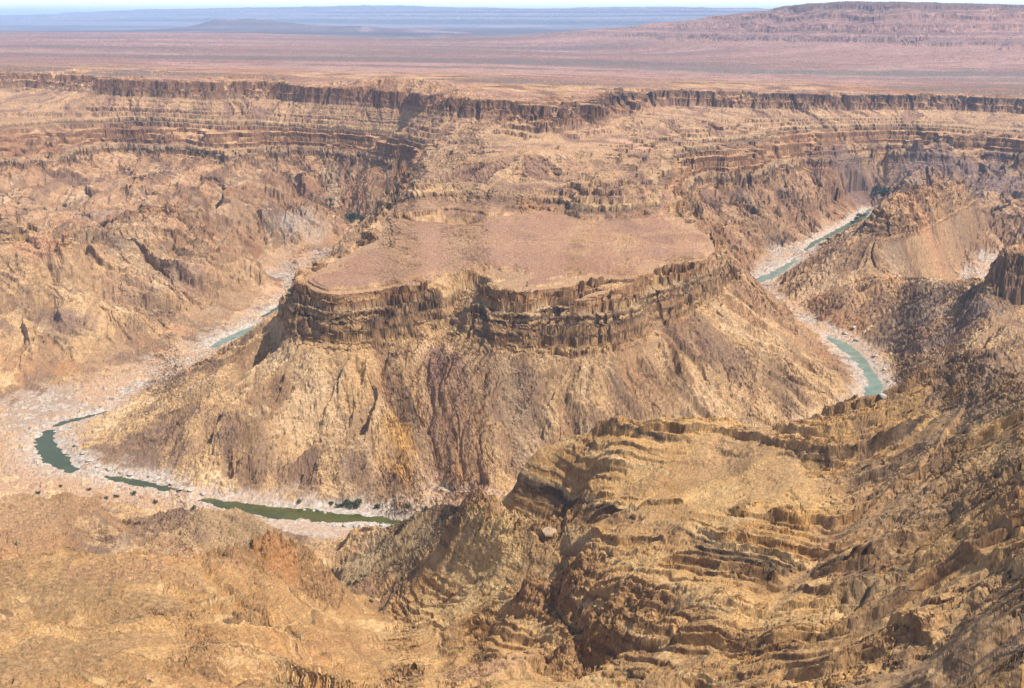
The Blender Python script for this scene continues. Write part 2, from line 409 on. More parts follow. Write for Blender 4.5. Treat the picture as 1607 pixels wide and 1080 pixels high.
def pool_sd(X, Y):
    """distance to the nearest pool edge, negative in the water"""
    d = np.full(X.shape, 1e9, f32)
    for _, p in POOLW:
        for (ax, ay, aw), (bx, by, bw) in zip(p[:-1], p[1:]):
            ex, ey = bx-ax, by-ay
            t = np.clip(((X-ax)*ex+(Y-ay)*ey)/(ex*ex+ey*ey), 0, 1)
            d = np.minimum(d, (np.hypot(X-ax-ex*t, Y-ay-ey*t)-(aw+(bw-aw)*t)).astype(f32))
    return d

# ledges and chutes drawn as lines
def linedist(X, Y, line):
    d = np.full(X.shape, 1e9, f32); sg = np.zeros(X.shape, f32); tt = np.zeros(X.shape, f32)
    n = len(line)-1
    for k, ((ax, ay), (bx, by)) in enumerate(zip(line[:-1], line[1:])):
        ex, ey = bx-ax, by-ay; L = math.hypot(ex, ey)
        t = np.clip(((X-ax)*ex+(Y-ay)*ey)/(L*L), 0, 1)
        q = np.hypot(X-ax-ex*t, Y-ay-ey*t).astype(f32)
        c = (ex*(Y-ay)-ey*(X-ax))/L
        m = q < d
        d = np.where(m, q, d); sg = np.where(m, np.sign(c), sg); tt = np.where(m, (k+t)/n, tt)
    return d, sg, tt
LEDGES = [([(996,679),(1050,687),(1100,701),(1180,719),(1230,736),(1290,759),(1325,769)], 208, 215, 7),
          ([(1128,846),(1180,863),(1230,874),(1275,881)], 206, 216, 6),
          ([(1370,985),(1410,1010),(1460,1032)], 252, 262, 7),
          ([(1252,905),(1285,925),(1318,937)], 222, 232, 5),
          ([(900,832),(960,842),(1050,858)], 168, 195, 6),
          ([(920,790),(1000,800),(1080,795)], 178, 199, 4),
          ([(1150,800),(1220,808),(1290,800)], 208, 217, 4),
          ([(1340,735),(1400,700),(1450,655)], 226, 256, 4),
          ([(1440,720),(1480,690),(1520,640)], 258, 268, 6),
          ([(1330,850),(1390,830),(1450,800)], 238, 262, 4),
          ([(1490,850),(1560,880),(1607,890)], 270, 297, 5),
          ([(1560,800),(1607,815)], 285, 294, 5),
          ([(600,1080),(640,1050),(690,1040)], 130, 122, 4),
          ([(250,965),(300,955),(345,950)], 165, 160, 4),
          ([(40,895),(90,890),(170,868)], 152, 149, 3),
          ([(930,985),(1010,1000),(1060,985)], 176, 198, 6)]
LEDGEW = []
for l, za, zb, h in LEDGES:
    LEDGEW.append(([from_z(x, y, za+(zb-za)*i/(len(l)-1))[:2] for i, (x, y) in enumerate(l)], h))
GROOVES = [([(1215,905,223),(1330,800,226),(1440,680,250)], 4, 13), ([(1270,985,236),(1345,915,240),(1430,850,247),(1560,720,278)], 5, 8), ([(1430,1080,266),(1500,965,268),(1600,840,294)], 5, 12), ([(1120,1080,226),(1180,960,220),(1235,890,218)], 5, 10), ([(1480,690,266),(1530,630,268),(1580,590,280)], 4, 10)]
GROOVEW = [([from_z(*p)[:2] for p in l], dp, w) for l, dp, w in GROOVES]
BUT = [from_y(px, py, Y)[:2] for px, py, Y in [(1570,394,1818),(1580,394,1806),(1592,398,1810),(1612,404,1800),(1800,412,1780),(1820,412,1850),(1640,396,1872),(1592,392,1880),(1572,394,1862)]]
BUT2 = [from_y(px, py, Y)[:2] for px, py, Y in [(1562,430,1816),(1574,430,1798),(1612,438,1790),(1800,440,1765),(1830,440,1870),(1640,430,1890),(1585,430,1895),(1563,430,1870)]]
def inside(X, Y, poly):
    r = np.zeros(X.shape, bool)
    for (ax, ay), (bx, by) in zip(poly, poly[1:]+poly[:1]):
        k = (ay > Y) != (by > Y)
        r ^= k & (X < (bx-ax)*(Y-ay)/(by-ay if by != ay else 1e-9)+ax)
    return r
CAPL = [from_z(*p)[:2] for p in [(1375,342,145),(1410,330,147),(1450,318,148),(1490,302,151),(1515,291,154)]]
SCREEL = [from_z(*p)[:2] for p in [(505,935,80),(560,985,100),(610,1030,115),(540,1060,140)]]
CRAGS = [([(360,866,134),(400,852,131),(440,842,127),(493,866,116),(486,905,99)], 24, 2.6), ([(400,900,121),(420,930,128),(380,985,148)], 12, .9), ([(738,766,150),(780,788,148),(872,818,152)], 20, 1.9), ([(834,872,160),(900,885,170),(850,930,130)], 16, 1.6), ([(884,985,160),(960,955,176),(930,1030,150)], 16, 1.5), ([(925,682,196),(980,660,207)], 12, 1.2), ([(1225,690,217),(1300,655,226)], 10, 1.2), ([(600,1075,140),(660,1050,125)], 10, 1.2), ([(690,803,80),(725,794,100)], 11, 1.5), ([(330,1000,160),(300,1060,185)], 12, 1.3), ([(1440,622,247),(1490,642,254),(1545,662,262)], 15, 2.4), ([(1495,600,262),(1570,640,274)], 15, 2.4), ([(1330,645,232),(1390,640,238)], 10, 1.5), ([(1540,730,276),(1600,790,290)], 12, 1.6), ([(1480,690,262),(1500,730,264)], 10, 1.4), ([(230,962,165),(330,965,158)], 9, 1.2)]
CRAGW = [([from_z(*p)[:2] for p in l], r, a) for l, r, a in CRAGS]
CRAGL = [from_z(*p)[:2] for p in [(1320,655,231),(1440,635,246),(1520,610,266),(1590,650,292)]]
CHUTE = [from_z(x, y, z)[:2] for x, y, z in [(752,432,178),(722,455,160),(704,495,138),(695,540,112),(690,600,90)]]

def _nrm(a, b):
    n = np.array([-(b[1]-a[1]), b[0]-a[0]]); n /= np.linalg.norm(n)
    return n if n[1] > 0 else -n
BA = from_z(1320, 768, 220)
NL = _nrm(from_z(1000, 676, 208), from_z(1320, 767, 216)); NRT = _nrm(from_z(1340, 735, 228), from_z(1450, 655, 256))
print('bed normals', NL, NRT)
def bedq(X, Y, z):
    """position across the folded beds of the near massif"""
    a = (X-BA[0])*NL[0]+(Y-BA[1])*NL[1]; b = (X-BA[0])*NRT[0]+(Y-BA[1])*NRT[1]
    return .24*(.5*(a+b)-.5*np.sqrt((a-b)**2+900))+.12*z
def stair(z, p, sharp):
    q = z/p; i = np.floor(q); r = q-i
    return (i+sst(0.5-sharp, 0.5+sharp, r))*p-z      # displacement that turns a ramp into treads

def height(u, v, detail=True):
    Y = np.exp(v).astype(f32); X = (u*Y).astype(f32)
    a, b = gridco(u, v)
    hin = cub(H0, a, b).astype(f32)
    sw = bil(S0, a, b)
    gx, gy = bil(GX, a, b), bil(GY, a, b)
    sl = np.sqrt(gx*gx+gy*gy)
    o = {'X': X, 'Y': Y}
    rd = river_dist(X, Y); o['rd'] = rd
    off = sst(4, 15, hin)                         # 0 on the canyon floor
    near = 1-sst(900, 1050, Y-0.25*X)             # foreground
    far = sst(4300, 5200, Y)
    mid = (1-near)*(1-far)
    big = samp(TF, X, Y, 5200, .4)
    ru = samp(TR, X, Y, 1500, 1.1)
    cr = samp(TM, X, Y, 1250, 2.2)
    S1 = lic(X, Y, 0.3, 1900); S2 = lic(X, Y, 1.7, 720, steps=7)
    Sw = lic(X, Y, 1.2, 3900, steps=8, rel=.008, lo=8, hi=30)
    sm = samp(TS, X, Y, 1500, .8)
    sb = samp(TB, X, Y, 1500, 2.1)
    smq = sb+(np.floor(sb/.9)+sst(.40, .60, sb/.9-np.floor(sb/.9)))*.9-sb
    o['S1'], o['S2'], o['big'], o['ru'] = S1, S2, big, ru
    ad = sst(0.05, 0.4, sl)
    top = sst(140, 143, hin)*(1-sst(150, 185, hin))*(Y < 2400)        # flat mesa top
    flat = 1-0.9*top
    g1 = -np.sqrt(S1*S1+.03)+0.8; g2 = -np.sqrt(S2*S2+.03)+0.8; g0 = -np.sqrt(Sw*Sw+.03)+.8
    # canyon relief: gullies and ribs, all before the strata are cut
    amp = np.interp(Y, [1200, 1700, 3200, 4300], [4.2, 6.5, 12.0, 8.0]).astype(f32)
    low = 1-sst(100, 118, hin)
    clf = 1-.85*sst(106, 116, hin)*(1-sst(148, 160, hin))
    rel = mid*off*flat*clf*(amp*ad*g1*1.5+0.6*amp*ad*g2+0.5*amp*big*sst(1500, 2800, Y)*(1-sst(186, 230, hin)*.7))
    rel += mid*off*flat*low*sst(1650, 2400, Y-.25*X)*(g0*20+sm*4)
    rel += mid*off*flat*low*sst(1750, 1400, Y)*(g0*6*ad)
    rel += mid*off*flat*sst(96, 116, hin)*(1-sst(144, 160, hin))*(smq*4.6+sm*.6)
    nk = 1-.7*sst(420, 300, np.abs(X-30))*sst(3100, 2900, Y)
    rel += mid*off*nk*sst(150, 190, hin)*(1-sst(235, 252, hin))*(sm*2.0+g0*4)
    rel += mid*off*sst(235, 252, hin)*(1-sst(262, 275, hin))*(smq*6.0+g1*2+g0*10)
    # foreground relief
    rgtf = sst(60, 170, X-.15*(Y-600))
    rel += near*off*((2.2-1.4*rgtf)*g1*ad+(.6-.5*rgtf)*g2*ad+big*3+sm*.5)
    fol = samp(TF, X+.5*hin, (Y+.3*X)*.16, 620, .0)
    rel += mid*off*flat*low*ad*fol*2.6*sst(-.5, .8, samp(TF, X, Y, 3100, 6.))
    rgt = np.exp(-(((X-800)/300)**2+((Y-2350)/330)**2))
    rel *= 1-.8*rgt
    o['fol'] = fol; o['sm'] = sm
    hin2 = hin+rel
    s = np.interp(hin2, KIN, KOUT).astype(f32)
    chd, _, _ = linedist(X, Y, CHUTE)
    cover = np.maximum(np.exp(-(chd/26)**2)*(Y < 1700), .95*mid*sst(.15, .9, samp(TS, X, Y, 3300, 2.9))*sst(1650, 2000, Y))
    swm = np.clip(sw*1.0, 0, 1)*sst(.0, .3, 1-far)
    swm = np.maximum(swm, mid*sst(100, 112, hin)*(1-sst(1500, 1900, Y)*0)*0.0+swm)
    ssm = np.interp(hin2, [-200, 0, 104, 159, 240, 300, 1500], [-200, 0, 104, 184, 247, 312, 1512]).astype(f32)
    sdef = lerp(hin2, lerp(s, ssm, cover), sst(.25, .6, swm))
    sdef = sdef-np.exp(-(chd/26)**2)*(Y < 1700)*sst(100, 130, hin2)*10
    # thin beds in the upper canyon walls
    bm = mid*sst(118, 126, hin)*(1-.85*sst(196, 210, hin)*(1-sst(246, 252, hin))*(1-sst(420, 300, np.abs(X-30))*sst(3100, 2900, Y)))*sst(-1.4, .0, samp(TF, X, Y, 2600, 2.))
    sdef = sdef+bm*flat*sst(.3, .6, swm)*(stair(sdef+lerp(sm, sb, sst(1800, 2600, Y))*.8, 12.0, .07)*1.0*(1-sst(256, 262, hin2))+stair(sdef+lerp(sm, sb, sst(1800, 2600, Y))*.5, 3.7, .15)*.7*(1-.5*sst(2200, 3200, Y))*(1-sst(256, 259, hin2)*.4))
    z = s_to_z(sdef, X).astype(f32)
    o['strat'] = sdef
    # foreground beds: tilted ledges
    nb = near*off
    zt = lerp(bedq(X, Y, z), z-.10*Y, sst(-20, -140, X+.12*(Y-700)))+big*2.2+sm*.4
    o['zt'] = zt
    mk = sst(-.6, .9, .8*rgtf+.7*sst(-40, -110, X)*(big > -.2)+samp(TF, X, Y, 900, .9)+0.5*samp(TF, X, Y, 2600, 1.4)+.35*sst(-50, 150, X))
    smooth = 1-sst(0.0, 0.9, np.abs(samp(TF, X, Y, 1400, 3.0)))*0
    sd_, _, _ = linedist(X, Y, SCREEL)
    mk = mk*(1-.95*np.exp(-(sd_/48)**4))
    o['mk'] = mk
    z = z+nb*mk*(stair(zt, 8.5, .05)*(.6+.25*rgtf)+stair(zt+1.3, 2.9, .08)*.95)
    for ln, dep, wid in GROOVEW:
        d, sg, tt = linedist(X, Y, ln)
        z = z-near*dep*np.exp(-(d/(wid*(1+.25*sm)))**2)*sst(0, .15, tt)*(1-sst(.85, 1, tt))
    for ln, hgt in LEDGEW:
        d, sg, tt = linedist(X, Y, ln)
        dd = d*sg+sm*3+ru*.4                               # positive behind the line
        hgt = hgt*.8
        e = np.where(dd > 0, np.exp(-np.maximum(dd, 0)/(hgt*3.2)), sst(-1.8, 0, dd))
        z = z+near*hgt*e*sst(0, .1, tt)*(1-sst(.9, 1, tt))*np.clip(.95+.12*cr, .5, 1.3)
    # crags on the foreground crest and the spur ends
    fine = samp(TR, X, Y, 420, .2)
    f2 = samp(TR, X, Y, 150, 2.6)
    o['fine'] = fine
    crd, _, _ = linedist(X, Y, CRAGL)
    crag = np.exp(-(crd/40)**2)*sst(-.8, .8, samp(TF, X, Y, 700, 5.1))
    for ln, rr, am in CRAGW:
        d_, _, _ = linedist(X, Y, ln); crag = np.maximum(crag, am*np.exp(-(d_/rr)**2))
    o['crag'] = np.minimum(crag, 1.3)
    lf = lerp(1.0, .75, sst(80, -60, X))*(1-.45*rgtf)
    rk = nb*(1-.65*sst(0, -80, X))*np.clip(.22+.9*mk*sst(-1.0, .4, samp(TF, X, Y, 700, 4.4))+crag, 0, 1.5)
    wx, wy = X+fine*.8, Y+ru*1.5
    z = z+rk*(.95*vmask(wx+.4*wy, wy*1.3, 6.5, rk)+.5*vmask(wx, wy, 2.6, rk))
    z = z+nb*lf*(ru*.24+fine*.16+f2*.10+crag*(1.1*(np.floor(ru/.8)+sst(.35, .65, ru/.8-np.floor(ru/.8)))*.8+np.maximum(fine, -.3)*.9))
    fd = sst(3800, 1500, Y)
    rm = mid*off*flat*low*sst(.05, .3, sl)*sst(-.1, 1.0, samp(TF, X, Y, 1900, 3.7)+.4*fol)
    z = z+rm*(.9*vmask(X+2*fine, Y*.8+2*ru, 19, rm)+.9*vmask(X, Y, 7, rm*(Y < 2600)))
    z = z+mid*off*flat*(ru*.75+fd*fine*(.35+.45*ad)+.2*f2*(Y < 2000))+top*mid*fine*.10
    # valley floor
    fl = (1-off)*(Y > 950)
    z = z+fl*(np.maximum(ru, 0)*1.5+np.maximum(fine, -.3)*.7+.3)
    ps = pool_sd(X, Y)+ru*1.6+fine*.7
    wet = (ps < 60) & (Y > 1000)
    z = np.where(wet, np.minimum(z, np.where(ps < 0, np.maximum(ps*.35, -1.6), ps*.34+ps*ps*.006)), z)
    z = np.where((ps > .2) & (Y > 1000) & (z < .35), .35+.1*np.abs(fine), z)
    z = z-top*(2.2*sst(150.2, 149.6, hin+sm*1.3)+1.2*sst(152.0, 151.7, hin+sm*1.0)-.5*sm+.5*np.abs(S2))
    cpd, _, _ = linedist(X, Y, CAPL)
    cpm = mid*np.exp(-(cpd/75)**4)*sst(116, 126, hin)*(Y > 2050)
    z = z+cpm*(4.5*vmask(X+2*ru, Y*.7+2*ru, 24, cpm)+2.0*vmask(X+ru, Y, 9, cpm)+ru*1.2+stair(z+3*sb, 9.0, .1)*.9)
    # the tower at the edge of the spur
    bm_ = (Y > 1740) & (Y < 1930) & (X > 640)
    if bm_.any():
        xw = X+fine*1.6+ru*2.0; yw = Y+ru*2.0+fine*1.6
        for poly, lo_, hi_ in ((BUT2, 110, 134), (BUT, 132, 162)):
            dd_, _, _ = linedist(xw, yw, poly+poly[:1]); dd_ = np.where(inside(xw, yw, poly), dd_, -dd_)
            z = np.where(bm_ & (dd_ > -5), np.maximum(z, lo_+(hi_-lo_)*np.clip((dd_+5)/8.5, 0, 1)+2.5*np.sin(dd_*1.1)*(np.abs(dd_) < 5)+ru*1.5+fine+.05*(Y-1800)), z)
    # plain and mountains
    fm = far*sst(0, 1, 1)
    und = samp(TF, X*.35, Y, 9000, .1)
    hm = sst(300, 420, hin)
    S3 = lic(X, Y, 2.4, 9000, steps=6, rel=.008, lo=10, hi=140)
    z = z+fm*((1-hm)*und*1.5+hm*(S3*-5*sst(.02, .2, sl)+big*2))
    zb = z+big*8
    z = z+fm*hm*(1-sst(13000, 15000, Y))*(stair(zb+14, 70, .2)*.4+stair(zb, 21, .2)*.35)
    z = z+fm*hm*sst(13000, 15000, Y)*(stair(zb, 90, .2)*.5)
    z = z+fm*sst(14000, 18000, Y)*hm*(S3*16+22*samp(TF, X, Y, 60000, .7))
    o['S3'] = S3
    o.update(z=z.astype(f32), hin=hin, sw=swm, near=near, far=far, off=off, ps=ps, mid=mid, top=top, cover=cover, hm=hm, sl=sl, a=a, b=b, und=und, cr=cr)
    return o

# ------------------------------------------------------------------ adaptive rows: finer where the ground turns to the view
NR = 3100
uc = np.linspace(-.60, .60, 300)
vs = np.linspace(math.log(170), math.log(120000), 7600)
UU, VV = np.meshgrid(uc, vs, indexing='ij')
ho = height(UU.ravel().astype(f32), VV.ravel().astype(f32))
ZC = ho['z'].reshape(UU.shape)
psi = np.arctan2(CAMZ-ZC, np.exp(VV))
cm = np.minimum.accumulate(psi, axis=1)
vis = (psi <= cm+2e-4)
dpsi = np.abs(np.diff(psi, axis=1))
w = dpsi*np.where(vis[:, 1:], 1.0, .65)+.018*np.diff(VV, axis=1)
w[:, 1:-1] = np.maximum(w[:, 1:-1], .5*np.maximum(w[:, :-2], w[:, 2:]))
for it_ in range(4):
    if it_ < 3: w = np.concatenate([w[:1], (w[:-2]+2*w[1:-1]+w[2:])/4, w[-1:]], 0)
    w = np.concatenate([w[:, :1], (w[:, :-2]+2*w[:, 1:-1]+w[:, 2:])/4, w[:, -1:]], 1)
cw = np.concatenate([np.zeros((len(uc), 1)), np.cumsum(w, 1)], 1); cw /= cw[:, -1:]
tr = np.linspace(0, 1, NR)
VR = np.stack([np.interp(tr, cw[i], vs) for i in range(len(uc))])
for _ in range(5): VR = np.concatenate([VR[:1], (VR[:-2]+2*VR[1:-1]+VR[2:])/4, VR[-1:]], 0)
print('rows', round(time.time()-T0, 1))
ucol = np.concatenate([np.linspace(-.60, -.475, 70, endpoint=False), np.linspace(-.475, .475, 1900), np.linspace(.475, .60, 71)[1:]])
NC = len(ucol)
ci = np.clip(np.searchsorted(uc, ucol)-1, 0, len(uc)-2)
ft = ((ucol-uc[ci])/(uc[ci+1]-uc[ci]))[:, None]
VF = (VR[ci]*(1-ft)+VR[ci+1]*ft).astype(f32)
UF = np.repeat(ucol[:, None], NR, 1).astype(f32)

def pick(px, py):
    """where the line of sight of a photo pixel first meets the ground"""
    r = (px-CX)/F; dn = (py-CY)/F
    dy = CP-dn*SP; dz = -SP-dn*CP
    uq = r/dy
    i = int(np.clip(np.searchsorted(uc, uq)-1, 0, len(uc)-2)); t = (uq-uc[i])/(uc[i+1]-uc[i])
    zc = ZC[i]*(1-t)+ZC[i+1]*t
    ps_ = np.arctan2(CAMZ-zc, np.exp(vs)); g = math.atan2(-dz, dy)
    k = int(np.argmax(ps_ <= g))
    y = math.exp(vs[k])
    return uq*y, y, float(zc[k])

# ------------------------------------------------------------------ full evaluation in strips
keys = ('X', 'Y', 'z', 'S1', 'S2', 'S3', 'big', 'ru', 'fine', 'strat', 'hin', 'sw', 'near', 'far', 'off', 'ps', 'rd', 'mk', 'top', 'cover', 'hm', 'und', 'cr', 'sl', 'fol', 'sm', 'zt', 'crag')
G = {k: np.empty((NC, NR), f32) for k in keys}
LAB = np.empty((NC, NR), np.int16)
for c0 in range(0, NC, 170):
    c1 = min(NC, c0+170)
    o = height(UF[c0:c1].ravel(), VF[c0:c1].ravel())
    for k in keys: G[k][c0:c1] = np.asarray(o[k], f32).reshape(c1-c0, NR)
    LAB[c0:c1] = L0[np.round(o['b']).astype(int), np.round(o['a']).astype(int)].reshape(c1-c0, NR)
print('heights', round(time.time()-T0, 1))
X, Y, Z = G['X'], G['Y'], G['z']
# normals
def d0(a): return np.gradient(a, axis=0)
def d1(a): return np.gradient(a, axis=1)
ax, ay, az = d0(X), d0(Y), d0(Z); bx, by, bz = d1(X), d1(Y), d1(Z)
nx, ny, nz = ay*bz-az*by, az*bx-ax*bz, ax*by-ay*bx
NZ = np.abs(nz)/np.sqrt(nx*nx+ny*ny+nz*nz+1e-12)
def make_layers(seed, lo, hi, tmin, tmax, pal, wts):
    r = np.random.default_rng(seed); b = [lo]
    while b[-1] < hi: b.append(b[-1]+r.uniform(tmin, tmax)*(1.8 if r.random() < .2 else 1))
    pal = np.array(pal, f32); k = r.choice(len(pal), len(b)+1, p=np.array(wts)/sum(wts))
    return np.array(b, f32), pal[k]*r.uniform(.85, 1.12, (len(b)+1, 1)).astype(f32), r.normal(0, .8, len(b)+1).clip(-1.4, 1.4).astype(f32)
LAY_A = make_layers(3, -60, 420, 1.5, 6.0, [(.34,.205,.10),(.43,.285,.135),(.25,.14,.07),(.48,.345,.19),(.13,.083,.052),(.31,.165,.078)], [3,3.6,2,2,1,1.6])
LAY_B = make_layers(4, -700, 900, .6, 2.6, [(.43,.285,.125),(.35,.22,.095),(.50,.355,.175),(.22,.13,.06),(.11,.075,.045),(.39,.235,.09)], [3,3,2,1.6,.9,2])
LAY_C = make_layers(5, -100, 420, 1.0, 5.0, [(.36,.235,.12),(.41,.28,.15),(.27,.165,.09),(.16,.10,.065),(.10,.067,.05)], [3,2.5,2,2,1.4])
LAY_T = make_layers(6, 100, 900, 8, 30, [(.27,.15,.11),(.31,.18,.13),(.22,.125,.095),(.14,.09,.075)], [3,2,2,1.3])
def lay(L, q, k=1): return L[k][np.searchsorted(L[0], q)]
hn = np.sqrt(nx*nx+ny*ny)+1e-9; sg = np.sign(nz)
hx, hy = (sg*nx/hn).astype(f32), (sg*ny/hn).astype(f32)
st = sst(.86, .55, NZ)
st = (np.roll(st, 1, 0)+2*st+np.roll(st, -1, 0))/4; st = (np.roll(st, 1, 1)+2*st+np.roll(st, -1, 1))/4
for c0 in range(0, NC, 170):
    q = slice(c0, c0+170)
    x, y, z = X[q], Y[q], Z[q]; al = x+.6*y
    ba = lay(LAY_A, G['strat'][q]+.5*G['ru'][q]+.8*G['big'][q], 2); bb = lay(LAY_B, G['zt'][q]+.3*(z-210)*(1-sst(100, 180, x))+.35*G['ru'][q], 2)
    b1 = samp(TR, al, z*1.5, 900, 0.); b2 = samp(TR, al, z*1.2, 260, .0)
    b1 = 1.5*voro(al+2*b1, z*1.7, 13)+.6*voro(al+1.0*b1, z*1.5, 5.5)
    nr = G['near'][q]
    dsp = lerp(1.0*ba*sst(108, 116, G['strat'][q])+(.85*b1+.2*b2)*(1-.75*sst(2200, 3200, y)), .45*bb+.25*b1+.1*b2, nr)*np.clip(y/1500, .6, 1.35)*st[q]*(1-.7*G['far'][q])*np.clip(z/12, 0, 1)*lerp(lerp(.30, 1.0, sst(108, 118, G['strat'][q])), 1.0, nr)
    X[q] = x+hx[q]*dsp; Y[q] = y+hy[q]*dsp
del ax, ay, az, bx, by, bz, nx, ny, nz, hn, sg, hx, hy, st

# ------------------------------------------------------------------ rock, scree and sand colours (albedo of the ground, with shade painted on one tower face)
def C(r, g, b): return np.array([r, g, b], f32)
def mix(a, b, t): return a+(b-a)*np.clip(t, 0, 1)[..., None]
COL = np.empty((NC, NR, 3), f32)
SPOTS = [  # photo pixel, radius (m) across / along, colour, strength: patches of differently coloured rock, plus painted shade on the tower face
 (622,670,16,40,(.46,.265,.085),.6),(634,720,12,34,(.46,.26,.085),.5),(605,690,10,40,(.44,.28,.12),.5),(700,640,30,70,(.20,.11,.07),.6),(690,560,22,30,(.19,.105,.075),.7),
 (560,640,20,70,(.25,.15,.08),.5),(480,640,26,60,(.46,.32,.18),.5),(760,590,30,60,(.19,.12,.075),.5),(830,640,30,50,(.2,.13,.08),.5),
 (1220,600,30,60,(.19,.12,.07),.6),(1130,560,40,50,(.22,.14,.085),.5),(1010,600,30,60,(.24,.15,.085),.5),(560,590,30,40,(.45,.29,.13),.4),
 (300,640,20,60,(.18,.115,.065),.5),(100,500,45,40,(.17,.11,.085),.7),(200,470,50,60,(.3,.19,.12),.5),(300,430,50,60,(.33,.19,.12),.5),
 (280,520,30,40,(.40,.22,.12),.5),(450,350,60,60,(.36,.30,.25),.6),(160,330,60,60,(.2,.14,.12),.5),(60,380,60,40,(.3,.14,.08),.6),
 (1450,480,70,60,(.2,.14,.10),.8),(1520,500,60,60,(.19,.135,.10),.8),(1560,560,60,80,(.18,.125,.09),.8),(1420,520,50,50,(.2,.14,.1),.7),
 (1290,440,60,70,(.46,.32,.19),.6),(1440,320,70,60,(.37,.2,.1),.7),(1480,266,260,60,(.15,.10,.085),.85),(1330,266,140,60,(.16,.105,.085),.8),
 (1580,290,160,90,(.15,.10,.085),.85),(1578,432,25,30,(.17,.105,.06),.7),(990,225,40,90,(.42,.25,.17),.6),(940,210,40,60,(.4,.25,.16),.5),  # second entry paints the shade on the tower's left-facing side
 (100,930,60,60,(.225,.15,.075),.8),(60,1040,50,60,(.235,.155,.08),.75),(20,885,50,40,(.23,.15,.075),.7),(200,885,35,30,(.24,.145,.08),.7),(250,885,50,30,(.31,.195,.10),.6),(350,880,35,25,(.34,.215,.11),.5),
 (600,990,35,25,(.52,.36,.18),.6),(640,1030,25,25,(.5,.33,.15),.6),(760,1045,22,22,(.36,.225,.135),.5),(440,870,18,18,(.33,.17,.07),.7),
 (180,820,22,22,(.36,.20,.09),.5),(350,825,60,50,(.25,.17,.095),.8),(60,800,80,50,(.26,.165,.09),.7),(640,850,50,50,(.24,.18,.10),.8),(580,870,30,40,(.26,.2,.12),.6),
 (760,890,30,45,(.50,.38,.18),.6),(700,930,30,30,(.46,.34,.17),.5),(1390,770,28,60,(.30,.185,.10),.6),(1330,850,25,40,(.29,.18,.095),.6),
 (1180,700,70,25,(.30,.2,.11),.5),(1250,745,40,25,(.29,.2,.11),.5),(1350,920,16,45,(.12,.10,.08),.6),(1550,760,70,80,(.25,.175,.095),.6),
 (1560,620,50,50,(.2,.15,.1),.5),(1450,1060,50,30,(.17,.125,.085),.6),(1500,960,40,50,(.27,.18,.095),.5),
 (1080,390,40,60,(.40,.24,.15),.4),
 (1160,112,900,300,(.15,.125,.095),.8),(1350,115,900,260,(.155,.13,.10),.8),(1540,125,700,200,(.16,.13,.10),.6),(1330,132,250,120,(.33,.18,.125),.7),
 (700,105,900,150,(.13,.095,.08),.7),(1040,100,900,250,(.14,.105,.085),.6),(600,80,1800,250,(.15,.11,.09),.5),(250,84,1500,160,(.21,.17,.14),.7),(500,68,2000,400,(.32,.18,.13),.4),(420,115,500,120,(.36,.21,.135),.5)]
SPW = []
for (px, py, ra, rl, c, st) in SPOTS:
    x, y, z = pick(px, py); SPW.append((x, y, ra, rl, C(*c), st))

